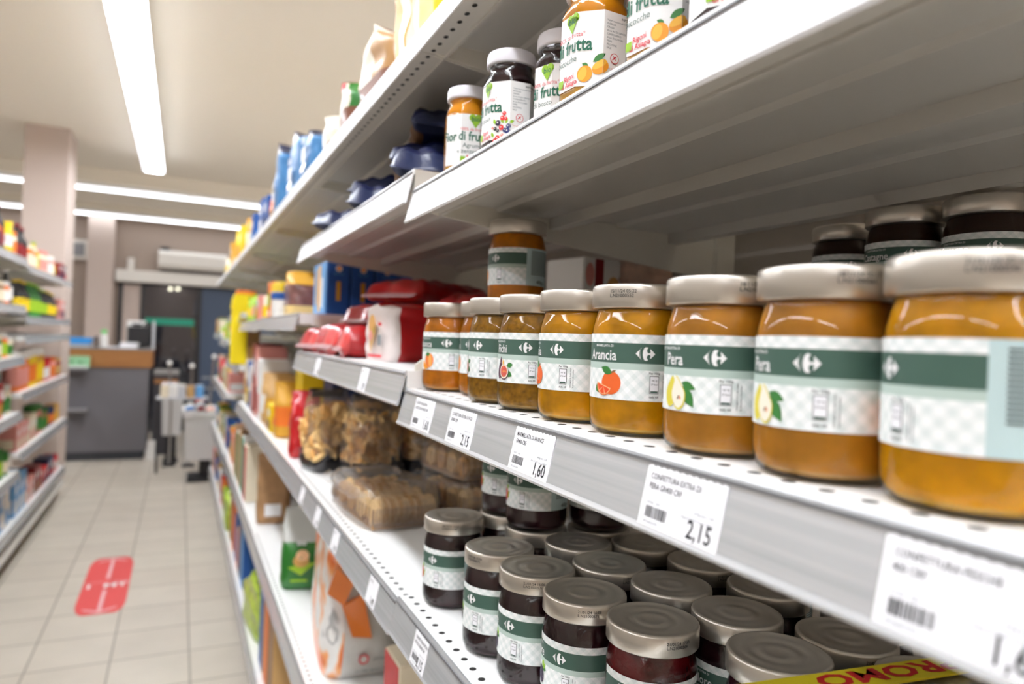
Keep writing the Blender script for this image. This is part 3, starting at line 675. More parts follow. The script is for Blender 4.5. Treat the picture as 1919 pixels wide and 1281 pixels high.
# ------------------------------------------------------------------ jam jars, middle shelf
ZM = H0-.0698
S1 = ('15/11/24 05:22', 'L.N21000552', -.75); S2 = ('18/11/24 02:17', 'L.N21000561', .33)
g = 'amber jam jars in the front row of the middle shelf'
jar('peach', .339, .902, ZM, -11, 'apricot jam jar at the far end of the middle shelf row, beside the red pack', g)
jar('peach', .360, .817, ZM, -42, 'apricot jam jar set back, squeezed between the farthest jar and a fig jar', g)
jar('fig', .339, .734, ZM, -46, 'fig jam jar with only the edge of its fruit picture showing', g)
jar('fig', .339, .651, ZM, -16, 'fig jam jar with whole fig and cut fig picture', g)
jar('orange', .339, .559, ZM, -34, 'orange marmalade jar turned left so only half the orange shows', g)
jar('orange', .341, .470, ZM, 5, 'sharp orange marmalade jar showing the name Arancia and a whole orange', g, S1)
jar('pear', .341, .373, ZM, -8, 'pear jam jar next to the Arancia jar, pear picture at its left', g, S2)
jar('pear', .341, .287, ZM, -15, 'larger looking pear jam jar, second from the right picture edge', g, S2)
jar('peach2', .343, .204, ZM, -60, 'nearest peach jam jar cut by the right edge, showing its text panel', g, ('21/01/24 02:10', 'L.N21000540', .9+radians(-0)))
g2 = 'jam jars stacked at the back of the middle shelf'
jar('duskpeach', .425, .887, ZM, -30, 'apricot jam jar under the raised one, hidden behind the front row', g2)
jar('duskpeach', .425, .887, ZM+JH, -46, 'apricot jam jar raised on another behind the front row, under the upper shelf', g2)
for i, (x, y) in enumerate(((.745, .53), (.755, .445), (.79, .645))):
    w = ['middle of three dark lids', 'rightmost of three dark lids', 'lowest leftmost of three dark lids'][i]
    jar('back', x, y, ZM, 0, 'jar beneath the '+w, g2)
    jar('back', x, y, ZM+JH, 10, 'dark jam jar at the back of the middle shelf, '+w, g2)
# ------------------------------------------------------------------ dark jars, lower shelf
ZL = H0-.3598
T1 = ('21/01/24 16:08', 'L.N21000571', .42); T2 = ('21/01/24 17:50', 'L.N21000569', -.32); T3 = ('21/01/24 15:56', 'L.N21000571', -.2); T4 = ('21/01/24 16:06', 'L.N21000571', .40); T5 = ('30/10/23 10:03', 'L.N20000980', .35); T6 = ('21/01/24 17:47', 'L.N21000569', .3)
g = 'dark jam jars in the front row of the lower shelf'
jar('bosco', .351, .900, ZL, -42, 'lone dark forest fruit jam jar at the far end of the lower shelf', g, T5)
jar('black', .350, .747, ZL, -48, 'blackberry jam jar second from the far end of the lower front row', g, T3)
jar('black', .358, .666, ZL, -42, 'blackberry jam jar third from the far end of the lower front row', g, T4)
jar('black', .368, .584, ZL, -32, 'blackberry jam jar whose lid is stamped 16:08', g, T1)
jar('cherry', .390, .504, ZL, 36, 'reddish dark jam jar whose lid is stamped 17:50', g, T2)
g = 'dark jam jars packed behind the front row of the lower shelf'
for x, y, lb, st in ((.434, .900, 'dark jam jar beneath the left stacked jar on the lower shelf', None), (.435, .816, 'dark jam jar beneath the larger stacked bosco jar', None), (.451, .735, 'dark jam jar with clear lid right of the bosco stack', None),
                     (.442, .653, 'dark jam jar with a reddish glint on its lid, behind the third front jar', T6), (.515, .790, 'dark jam jar beneath the shaded stacked jar', None), (.529, .707, 'dark jam jar far back, its lid touching the rail edge', None),
                     (.553, .625, 'dark jam jar far back with lid half under the price rail', T6), (.465, .573, 'dark jam jar directly behind the 17:50 lid', None), (.476, .491, 'dark jam jar whose round lid sits right of the 17:50 lid', T6),
                     (.446, .412, 'dark jam jar with broad lid low in the picture, right part', None), (.529, .416, 'dark jam jar with shaded lid stamped at its side, right part', T6), (.440, .325, 'dark jam jar low at the bottom edge under the yellow strip', None),
                     (.524, .334, 'dark jam jar beside the yellow promotional strip', None), (.612, .70, 'hidden dark jam jar in the rear left rank', None), (.640, .60, 'hidden dark jam jar in the rear middle rank', None), (.56, .535, 'dark jam jar in the rear rank under the pear price tag', None), (.603, .452, 'dark jam jar deep in shade right of the rear rank', None)):
    jar('plain' if 'hidden' in lb or 'deep' in lb or 'rear' in lb else 'black', x, y, ZL, -20 if not st else 5, lb, g, st)
g = 'dark jam jars stacked on other jars of the lower shelf'
jar('bosco', .434, .900, ZL+JH, -42, 'small looking forest fruit jar stacked beside the cracker tray', g)
jar('bosco', .433, .814, ZL+JH, -38, 'forest fruit jar stacked on a lid, showing bosco and 400g', g)
jar('plain', .515, .790, ZL+JH, -60, 'shaded dark jar stacked behind, right of the bosco jar', g)
for o in JARS.values(): drop(o)

# yellow promotional strip lying over the lids
t = thing('promo_strip', 'yellow promotional strip with red letters lying across the lids', 'sign', (.362, .364, ZL+JH+.0012), radians(-7))
MB().box(0, -.013, 0, .24, .013, .0016).build('strip', mat('promo_yellow', (226, 208, 30), .4), t)
p = Print(); p.text('PROMO', .132, .0085, .024, 'c_red', 'CENTER', .03, rot=pi, xs=1.6); p.make('red_letters', lambda s, q, l: (s, q, .0016+l), t)

# ------------------------------------------------------------------ octagonal fruit spread jars, upper shelf
def octo_prof(seq, n=64):
    return seq
def oct_ring(sharp=1.0):
    def k(a):
        b = (a+pi/2+pi/8) % (pi/4) - pi/8
        return 1 + sharp*(1/cos(b)-1)*.92
    return k
def make_spread(jam, fruit, flavour, label=''):
    t = thing('fruit_spread_jar', label, 'jar')
    AP = .0292
    def body(mb, prof, mts=None):
        vs = []; n = 64
        for (r, z, sh) in prof:
            for i in range(n):
                a = 2*pi*i/n; b = (a+pi/2+pi/8) % (pi/4)-pi/8; k = 1+sh*(1/cos(b)-1); vs.append((r*k*cos(a), r*k*sin(a), z))
        o = len(mb.v); mb.v += vs
        for q in range(len(prof)-1):
            for i in range(n): mb.f.append([o+q*n+i, o+q*n+(i+1) % n, o+(q+1)*n+(i+1) % n, o+(q+1)*n+i]); mb.m.append(mts[q] if mts else 0)
        mb.f.append([o+i for i in range(n-1, -1, -1)]); mb.m.append(mts[0] if mts else 0)
        mb.f.append([o+(len(prof)-1)*n+i for i in range(n)]); mb.m.append(0)
    mb = MB(); body(mb, [(.026, .004, .6), (AP-.0012, .009, 1), (AP-.0006, .018, 1), (AP-.0006, .084, 1), (.0275, .092, .7), (.0245, .098, 0), (.0235, .102, 0), (.0250, .109, 0)], [1, 1, 0, 0, 0, 0, 0]); mb.build('fruit_filling', ['jam_'+jam, 'jam_floor_'+jam], t, smooth=True)
    mb = MB(); body(mb, [(.024, 0, .6), (.028, .002, .9), (AP, .008, 1), (AP, .085, 1), (.0285, .091, .8), (.0262, .097, .2), (.0250, .1005, 0), (.0250, .103, 0), (.0262, .104, 0), (.0262, .111, 0)]); mb.build('glass_body', 'glass', t, smooth=True, sharp=30)
    lid = MB().lathe([(0, .1065), (.0272, .1065), (.0284, .1075), (.0286, .1085), (.0284, .118), (.0272, .1215), (.025, .1228), (.0228, .1222), (.020, .1218), (0, .1218)], 56).build('lid', 'lid_white', t, smooth=True)
    f = octo(AP+.0003)
    seg = 2*AP*math.tan(pi/8)
    def quad(mb, s0, s1, z0, z1, n=None):
        cuts = sorted(set([s0, s1]+[seg*(k+.5) for k in range(-5, 5) if s0 < seg*(k+.5) < s1]))
        for a, b in zip(cuts[:-1], cuts[1:]):
            m_ = (a+b)/2; k = round(m_/seg); e = 1e-6
            mb.add([f(a+e, z0, 0), f(b-e, z0, 0), f(b-e, z1, 0), f(a+e, z1, 0)], [(0, 1, 2, 3)])
    mb = MB(); quad(mb, -seg*2.5, seg*3.5, .018, .0835); lab = mb.build('label', mat('spread_paper', (246, 245, 243), .5), t)
    f2 = octo(AP+.0006)
    hx = -.0185
    p = Print(); p.ell(hx-.0038, .0790, .0046, .0046, 'f_lime', 0, n=16); p.ell(hx+.0038, .0790, .0046, .0046, 'f_lime', 0, n=16); p.poly([(hx-.0083, .0778), (hx, .0660), (hx+.0083, .0778), (hx, .0815)], 'f_lime', 0)
    p.text('bio', hx, .0745, .0085, 'f_dkgreen', 'CENTER', .01, lift=1); p.make('bio_heart', f2, lab)
    p = Print(); p.text('100% da frutta°', -.004, .0620, .0056, 'f_redtext', 'RIGHT'); p.text('Fior di frutta', .0025, .0495, .0165, 'f_dkgreen', 'RIGHT', .020, xs=.80)
    for i, s in enumerate(flavour): p.text(s, -.011, .0405-.0075*i, .0078, 'label_green', 'RIGHT')
    p.text('Rigoni', -.0215, .0262, .0062, 'f_redtext', 'CENTER', .02); p.text('di Asiago', -.0215, .0205, .0062, 'f_redtext', 'CENTER', .02)
    p.make('product_name', f2, lab)
    p = Print(); art(p, fruit, .0015, .0345, 1.0 if fruit != 'mixed' else 1.05); p.make('fruit_picture', f2, lab)
    p = Print(); p.text('INFORMAZIONI', seg+.006, .078, .0030, 'ink', 'LEFT', .01)
    for i, s in enumerate(('Valori nutrizionali medi', 'ENERGIA', 'GRASSI', 'di cui ACIDI GRASSI', 'CARBOIDRATI', 'di cui ZUCCHERI', 'FIBRE', 'PROTEINE', 'SALE')):
        p.text(s, seg*.5+.003, .0745-.0030*i, .0024, 'ink_soft', 'LEFT', .004)
    p.ell(seg+.000, .0430, .0046, .0046, 'f_redtext', 0); p.ell(seg, .0430, .0040, .0040, 'spread_paper', 1); p.leaf(seg-.003, .041, .007, .0007, .7, 'f_redtext', 2); p.leaf(seg-.002, .0455, .006, .0006, -.9, 'f_redtext', 2)
    p.text('Tutti gli ingredienti', seg*.5+.003, .033, .0024, 'c_pink' if 'c_pink' in MATS else C('pink').name, 'LEFT'); p.text('www.rigonidiasiago.com', seg*.5+.003, .024, .0022, 'ink', 'LEFT', .01)
    p.rect(-.0370, .0215, -.0300, .0285, 'f_lime', 0)
    p.make('fine_print', f2, lab)
    return t
ZU = H0+.2073
SP = {}
def spread(kind, x, y, turn, label):
    spec = {'agrumi': ('amber', 'apricot', ('Agrumi', 'e zenzero')), 'albicocche': ('amber', 'apricot', ('Albicocche',)), 'bosco': ('dark', 'mixed', ('Frutti di bosco',)), 'more': ('dark', 'berry', ('More di rovo',))}[kind]
    if kind not in SP: SP[kind] = make_spread(*spec)
    return put_jar(SP[kind], x, y, ZU, turn, label, 'octagonal fruit spread jars on the upper shelf')
spread('agrumi', .335, .866, 52, 'farthest octagonal spread jar, amber, showing Agrumi e zenzero')
spread('agrumi', .400, .905, -20, 'amber octagonal spread jar squeezed behind the two farthest ones')
spread('bosco', .335, .734, -22, 'dark octagonal spread jar with mixed berries picture and white side text')
spread('bosco', .362, .660, 2, 'dark octagonal spread jar set back between the berry jar and the apricot jar')
spread('agrumi', .400, .700, -10, 'amber octagonal spread jar mostly hidden behind the apricot jar')
spread('albicocche', .332, .545, -10, 'octagonal apricot spread jar whose side text panel shows, lid above the picture')
spread('albicocche', .337, .448, -2, 'octagonal apricot spread jar cut by the top edge, second from the right')
spread('more', .337, .370, 30, 'nearest octagonal spread jar, blackberry picture at the top edge')
for o in SP.values(): drop(o)

# ------------------------------------------------------------------ packaged goods
def carton(name, label, cat, x, y, z, w, d, h, col, rz=0, group=None, side=None, prints=None, rot=None):
    """box: w along x, d along y, standing on z; origin at base centre"""
    t = thing(name, label, cat, (x, y, z), rz, group, rot)
    mb = MB().box(-w/2, -d/2, 0, w/2, d/2, h, 0, min(.003, w*.06)); mats = [C(col)]
    b = mb.build('box_body', mats, t)
    if side:
        MB().box(-w/2-.0012, -d/2+.004, .004, -w/2, d/2-.004, h-.004).build('side_panel', C(side), t)
    if prints: prints(t, w, d, h)
    return t
def front(t, w, d, h, face='-x'):
    """mapping from panel coordinates (centre, base) to one face"""
    if face == '-x': return lambda s, q, l: (-w/2-.0015-l, -s, q)
    return lambda s, q, l: (s, -d/2-.0015-l, q)
def soft_bag(name, label, cat, x, y, z, w, d, h, mats, rz=0, zones=None, seed=0, pinch=.75, group=None, rot=None, amp=.006, top_w=.92, rows=26, n=40, crest=True, body='bag', sw=1):
    """upright bag: block bottom, flattening to a sealed crest; zones(t, a) picks a material index"""
    t = thing(name, label, cat, (x, y, z), rz, group, rot)
    rr = random.Random(seed); ph = [rr.random()*6.28 for _ in range(8)]; mb = MB(); vs = []
    for k in range(rows+1):
        q = k/rows; fl = 0 if q < pinch else (q-pinch)/(1-pinch); fl = fl*fl*(3-2*fl)
        ww = w*(1-(1-top_w)*q)*(.94+.06*min(1, q*12)); dd = d*(1-fl)*(.9+.1*sin(pi*min(1, q*1.25)))+.004*fl; dd *= (.93+.07*min(1, q*12))
        for i in range(n):
            a = 2*pi*i/n; e = .42+.25*fl; c_, s_ = cos(a), sin(a)
            px = ww/2*abs(c_)**e*(1 if c_ > 0 else -1); py = dd/2*abs(s_)**e*(1 if s_ > 0 else -1)
            no = amp*(sin(3*a+ph[0]+q*5)*.4+sin(5*a+ph[1]-q*9)*.35+sin(q*17+ph[2]+2*a)*.4+sin(7*a+q*23+ph[3])*.25)*min(1, q*6)
            vs.append((px*(1+no/w*1.2), py+no*(1-fl*.4)*(.6 if fl > .5 else 1)+.012*fl*sin(ph[4])*sw, h*q+.004*sin(a*2+ph[5])*fl))
    mb.v = vs
    for k in range(rows):
        for i in range(n):
            mb.f.append([k*n+i, k*n+(i+1) % n, (k+1)*n+(i+1) % n, (k+1)*n+i]); mb.m.append(zones((k+.5)/rows, 2*pi*(i+.5)/n) if zones else 0)
    mb.f.append(list(range(n-1, -1, -1))); mb.m.append(mb.m[0]); mb.f.append([rows*n+i for i in range(n)]); mb.m.append(mb.m[-1])
    mb.build(body, mats, t, smooth=True, sharp=80)
    return t
def bag_face(w, d, h, face='-y', off=.004):
    if face == '-y': return lambda s, q, l: (s, -d/2*.98-off-l, q)
    return lambda s, q, l: (-w/2*.98-off-l, -s, q)
def pillow(name, label, cat, x, y, z, w, d, h, mats, rot=(0, 0, 0), zones=None, seed=0, group=None, amp=.005, body='wrapper', nx=28, ny=18):
    """flat pack lying down: length w (x), width d (y), thickness h, ends crimped"""
    t = thing(name, label, cat, (x, y, z), 0, group, rot)
    rr = random.Random(seed); ph = [rr.random()*6.28 for _ in range(8)]; mb = MB(); idx = {}
    def P(i, j, top):
        u, v = i/nx*2-1, j/ny*2-1; th = max(0, 1-abs(u)**6)**.5*max(0, 1-abs(v)**4)**.5 if abs(u) < .9 else .06*(1-abs(v)**4)
        no = amp*(sin(u*9+ph[0]+v*3)*.5+sin(v*11+ph[1]-u*7)*.4+sin(u*23+ph[2])*.3)
        zz = h/2+(1 if top else -1)*(h/2*th+.0008)+(no if top else 0)*th
        zc = h*.5*(abs(u)**5)*.6
        no *= .8
        return (u*w/2*(1-.03*sin(v*7+ph[3])), v*d/2*(1-.05*(1-th))*(1+.02*sin(u*13+ph[4])), max(.0005, zz-zc*(.9 if abs(u) > .8 else 0)) if not top else max(.0015, zz-zc*(.9 if abs(u) > .8 else 0)))
    for top in (0, 1):
        for i in range(nx+1):
            for j in range(ny+1): idx[(i, j, top)] = len(mb.v); mb.v.append(P(i, j, top))
    for top in (0, 1):
        for i in range(nx):
            for j in range(ny):
                q = [idx[(i, j, top)], idx[(i+1, j, top)], idx[(i+1, j+1, top)], idx[(i, j+1, top)]]
                mb.f.append(q if top else q[::-1]); mb.m.append(zones((i+.5)/nx, (j+.5)/ny) if zones else 0)
    for i in range(nx):
        for j in (0, ny):
            q = [idx[(i, j, 0)], idx[(i+1, j, 0)], idx[(i+1, j, 1)], idx[(i, j, 1)]]; mb.f.append(q if j == 0 else q[::-1]); mb.m.append(zones((i+.5)/nx, 0) if zones else 0)
    for j in range(ny):
        for i in (0, nx):
            q = [idx[(i, j, 0)], idx[(i, j+1, 0)], idx[(i, j+1, 1)], idx[(i, j, 1)]]; mb.f.append(q[::-1] if i == 0 else q); mb.m.append(zones((i)/nx*.999, (j+.5)/ny) if zones else 0)
    mb.build(body, mats, t, smooth=True, sharp=80)
    return t
mat('biscuit_a', (244, 204, 138), .7, noise=.12, nscale=120); mat('biscuit_b', (228, 172, 98), .7, noise=.15, nscale=120)
def scatter_biscuits(parent, w, d, h, z0, kind, seed, n=120, size=.02):
    """pile of loose biscuits filling the inside of a clear bag"""
    rr = random.Random(seed); mb = MB()
    nx_, nz = max(2, int(w/(size*.95))), max(2, int(h/(size*.8)))
    spots = []
    for s in range(n):
        side = rr.random(); zz = z0+rr.random()*h
        if side < .42: spots.append((rr.uniform(-w/2, w/2)*.86, -d/2*.78, zz))
        elif side < .8: spots.append((-w/2*.82, rr.uniform(-d/2, d/2)*.8, zz))
        else: spots.append((rr.uniform(-w/2, w/2)*.7, rr.uniform(-d/2, d/2)*.7, zz))
    for px, py, pz in spots:
        R_ = Matrix.Rotation(rr.random()*6.28, 3, 'Z') @ Matrix.Rotation(rr.uniform(.6, 2.2), 3, 'X') @ Matrix.Rotation(rr.random()*6, 3, 'Z')
        r, th = size*rr.uniform(.42, .56), size*.28; k = 12; vs = []
        for q, zz in ((.82, -th/2), (1, -th/4), (1, th/4), (.78, th/2)):
            for i in range(k):
                a = 2*pi*i/k; rx = r*(1 if kind == 'round' else .72+.28*abs(cos(a)))
                p = R_ @ Vector((rx*q*cos(a), r*q*sin(a)*(1 if kind == 'round' else .62), zz)); vs.append((px+p.x, py+p.y, pz+p.z))
        fs = [list(range(k-1, -1, -1)), [3*k+i for i in range(k)]]
        for m in range(3):
            for i in range(k): fs.append([m*k+i, m*k+(i+1) % k, (m+1)*k+(i+1) % k, (m+1)*k+i])
        mb.add(vs, fs, rr.choice((0, 0, 1)))
    core = MB()
    mb.box(-w/2*.62, -d/2*.55, z0, w/2*.62, d/2*.55, z0+h*.95, 1)
    o = mb.build('biscuits', [mat('biscuit_a', (218, 172, 100), .7, noise=.12, nscale=120), mat('biscuit_b', (190, 132, 66), .7, noise=.15, nscale=120)], parent, smooth=True); o['kind'] = 'stuff'
    return o

def patch_mat(name):
    m = mat(name, (230, 228, 224), .35, 0, .3, bump=.4, nscale=18); nt = m.node_tree; b = nt.nodes['Principled BSDF']
    tc = nt.nodes.new('ShaderNodeTexCoord'); mp = nt.nodes.new('ShaderNodeMapping'); mp.inputs['Scale'].default_value = (16, 9, 7)
    nz = nt.nodes.new('ShaderNodeTexNoise'); nz.inputs['Scale'].default_value = 1; nz.inputs['Detail'].default_value = 3
    cr = nt.nodes.new('ShaderNodeValToRGB'); e = cr.color_ramp.elements; e[0].position = .40; e[0].color = (*srgb((226, 110, 40)), 1); e[1].position = .47; e[1].color = (*srgb((240, 170, 110)), 1)
    for p_, c_ in ((.52, (236, 234, 230)), (.62, (232, 230, 228)), (.66, (150, 150, 150)), (.70, (236, 234, 230))): x = e.new(p_); x.color = (*srgb(c_), 1)
    nt.links.new(tc.outputs['Object'], mp.inputs[0]); nt.links.new(mp.outputs[0], nz.inputs['Vector']); nt.links.new(nz.outputs[0], cr.inputs[0]); nt.links.new(cr.outputs[0], b.inputs['Base Color'])
    return m
# --- second bay: red bags (ice cream cones and wafers)
ZR = H0-.046
g = 'red wafer bags on the shelf beside the amber jars'
zr = lambda a, b: 1 if a < .045 or a > .955 else (2 if a < .10 and b < .5 else 0)
RM = [mat('wafer_red', (176, 8, 16), .35, 0, .25, bump=.8, nscale=22), mat('clear_crimp', (190, 140, 142), .3, 0, .4), mat('pale_red', (206, 54, 52), .35, 0, .3, bump=.5, nscale=30)]
pillow('wafer_bag', 'red bag with clear crimped end hanging over the far left of the shelf', 'bag', .400, 1.835, ZR, .24, .17, .060, RM, (0, 0, .15), zr, 1, g, amp=.003)
pillow('wafer_bag', 'slumped pale red bag in front, middle of the red heap', 'bag', .400, 1.655, ZR, .22, .17, .070, RM, (0, 0, .1), zr, 2, g, amp=.004)
pillow('wafer_bag', 'red bag with white strip lying just left of the upright cone pack', 'bag', .410, 1.478, ZR, .23, .16, .066, RM, (0, 0, -.12), zr, 3, g, amp=.004)
pillow('wafer_bag', 'red bag stacked second layer, its pointed clear end up on the blue cartons', 'bag', .49, 1.66, ZR+.071, .26, .18, .052, RM, (0, -.03, .3), zr, 4, g)
pillow('wafer_bag', 'red bag on top of the red heap with a raised fold', 'bag', .52, 1.55, ZR+.124, .27, .18, .050, RM, (0, .0, .5), zr, 5, g)
pillow('wafer_bag', 'dark red bag at the back right of the red heap under the shelf above', 'bag', .60, 1.34, ZR+.075, .25, .17, .066, RM, (0, 0, .2), zr, 6, g)
pillow('wafer_bag', 'red bag lying at the back behind the farthest apricot jar', 'bag', .62, 1.34, ZR+.0, .25, .17, .072, RM, (0, 0, .1), zr, 7, g)
t = soft_bag('cone_pack', 'crumpled red pack with white panel and ice cream cone picture next to the jars', 'bag', .383, 1.305, ZR, .105, .15, .108, ['wafer_red', mat('pack_white', (226, 214, 210), .4, 0, .3, bump=.25, nscale=20), mat('crimp', (190, 120, 110), .3)], .12,
             lambda q, a: 1 if 2.2 < a < 4.35 else 0, 11, .93, None, amp=.0035, top_w=.93)
p = Print(); p.poly([(-.004, .014), (.014, .048), (-.016, .052)], 'c_tan' if 'c_tan' in MATS else C('tan').name, 1); C('tan'); C('biscuit'); p.ell(0, .066, .018, .022, 'c_biscuit', 2, rot=.3); p.ell(-.006, .048, .010, .010, 'c_pink' if 'c_pink' in MATS else C('pink').name, 3); p.leaf(.006, .05, .02, .005, 1.2, 'f_lime', 2)
p.rect(.030, .066, .046, .072, 'f_redtext', 1); p.rect(.030, .03, .045, .05, 'ink_soft', 1); p.rect(-.02, .008, .05, .013, 'f_redtext', 1)
p.make('cone_picture', lambda s, q, l: (-.0575-l, -s, q), t)
# packages at the back of the second bay seen between lids
g = 'wrapped cakes at the back behind the amber jars'
carton('cake_box', 'white and red wrapped box at the back, upper left of the gap behind the jars', 'box', .645, 1.07, ZR+.116, .09, .10, .080, 'white', .2, g)
carton('cake_box', 'pale box with toast picture at the back behind the lids', 'box', .64, 1.06, ZR, .09, .10, .115, 'cream', .1, g)
pillow('plum_cake', 'dark cherry coloured wrapped cake at the back behind the Arancia lid', 'cake', .748, 1.06, ZR, .11, .12, .150, [G('dark red')], (0, 0, .1), None, 9, g)
pillow('plum_cake', 'white and brown wrapped cake on top of the dark cherry one', 'cake', .748, 1.06, ZR+.152, .11, .12, .045, [mat('cake_wrap', (205, 170, 150), .4, 0, .4, noise=.35, nscale=25)], (0, 0, 0), None, 10, g)
for o_ in [o for o in bpy.data.objects if o.name.startswith('cake_box')]:
    p = Print(); C('dark red'); p.rect(-.02, .004, .0, .078, 'c_dark_red'); p.ell(.025, .03, .016, .02, 'c_biscuit', 1); p.ell(-.032, .05, .010, .02, 'c_pink', 1); p.make('front_print', lambda s, q, l: (s, -.0515-l, q), o_)

# --- third bay: blue cartons, tins
ZC = H0+.056
def blue_print(t, w, d, h):
    f = front(t, w, d, h, '-y')
    p = Print(); p.ell(0, h*.86, .009, .009, 'white_print', 0); p.ell(0, h*.86, .006, .006, 'f_apri', 1); p.rect(-.006, h*.26, .006, h*.62, 'c_gold' if 'c_gold' in MATS else C('gold').name, 0); p.text('Biscotti', 0, h*.74, .009, 'c_light_blue' if 'c_light_blue' in MATS else C('light blue').name, 'CENTER'); p.make('front_print', f, t)
    f = front(t, w, d, h, '-x'); p = Print(); p.rect(-d*.1, .01, d*.06, h*.95, 'f_apri2', 0); p.rect(d*.12, .02, d*.25, h*.7, 'white_print', 0); p.rect(-d*.3, .03, -d*.2, h*.9, 'c_gold', 0); p.make('side_print', f, t)
x = .392
for i in range(5):
    carton('biscuit_carton', ['blue biscuit carton nearest the aisle with gold stripe', 'second blue biscuit carton from the aisle', 'third blue biscuit carton, half behind the raised red bag', 'fourth blue biscuit carton behind the red bags', 'fifth blue biscuit carton deep in the shelf'][i], 'box',
           x+.0335*0, 2.06, ZC, .064, .20, .150 if i < 3 else .142, 'blue', 0, 'blue biscuit cartons', 'light blue' if i == 0 else None, blue_print)  # first carton's aisle face is lighter, the light on it put into the colour
    x += .0685 if i != 2 else .082
t = soft_bag('biscuit_bag', 'clear bag with brown filling and yellow base beside the blue cartons', 'bag', .37, 2.42, ZC, .12, .16, .150, [mat('brown_fill', (120, 76, 70), .4, 0, .6, noise=.3), C('gold'), mat('bag_cream', (226, 196, 130), .4)], 0, lambda q, a: 2 if q < .25 else (0 if q < .7 else 1), 21, .7)
def tin_print(t, w, d, h):
    f = front(t, w, d, h, '-x'); p = Print(); p.ell(0, h*.5, w*.35, h*.22, 'f_lime', 0); p.rect(-w*.3, h*.1, w*.3, h*.2, 'white_print', 0); p.make('side_print', f, t)
    f = front(t, w, d, h, '-y'); p = Print(); p.ell(0, h*.5, w*.35, h*.22, 'f_lime', 0); p.rect(-w*.3, h*.1, w*.3, h*.2, 'c_light_blue', 0); p.make('front_print', f, t)
for i, (yy, hh, c) in enumerate(((2.66, .125, 'yellow'), (2.80, .135, 'yellow'), (2.93, .145, 'orange'))):
    carton('cocoa_box', ['yellow box with green picture beside the clear brown bag', 'yellow box with green picture, second along', 'orange topped box at the far end of the carton shelf'][i], 'box', .37, yy, ZC, .11, .12, hh, c, 0, 'yellow boxes on the third bay shelf', None, tin_print)
t = thing('blue_cap_tub', 'white tub with blue cap among the yellow boxes', 'tub', (.315, 2.56, ZC)); MB().lathe([(0, 0), (.03, 0), (.032, .005), (.032, .06), (0, .06)], 24).build('tub', C('white'), t, smooth=True); MB().lathe([(0, .06), (.034, .06), (.034, .082), (.03, .085), (0, .085)], 24).build('cap', C('blue'), t, smooth=True)

# --- second bay upper shelf: blue wrapped cracker packs lying down
ZB = H0+.237
BW = [mat('navy_film', (4, 13, 60), .55, 0, 0, bump=.9, spec=.25, nscale=30), mat('cracker_fill', (100, 68, 38), .6, 0, 0, spec=.2, noise=.15, nscale=40), mat('blue_film', (9, 24, 84), .4, 0, .25, spec=.3, bump=.8, nscale=30), mat('clear_end', (44, 52, 84), .35, 0, .12, bump=1, nscale=30)]
zb = lambda a, b: 3 if a < .08 or a > .9 else (1 if b > .86 and a > .14 else (0 if b > .55 or a < .2 else 1))
g = 'blue wrapped cracker packs'
for i, (x, y, dz, rz, sd) in enumerate(((.375, 1.10, 0, 1.25, 31), (.385, 1.40, 0, 1.15, 32), (.375, 1.70, 0, 1.10, 33), (.42, 1.24, .052, 1.15, 34), (.43, 1.53, .052, 1.0, 35), (.58, 1.12, .0, 1.4, 36), (.43, 1.21, .104, 1.3, 37))):
    pillow('cracker_pack', ['blue wrapped cracker pack nearest the chipped end plate', 'blue cracker pack in the middle of the lower layer', 'blue cracker pack with clear crumpled end overhanging the white rail', 'blue cracker pack on top of the nearest one, tan crackers showing', 'blue cracker pack on top at the back', 'blue cracker pack lying behind at the near end', 'topmost blue cracker pack, just under the pierced shelf'][i], 'pack', x, y, ZB+dz, .26, .145, .049, BW, (0, 0, rz), zb, sd, g, amp=.009)

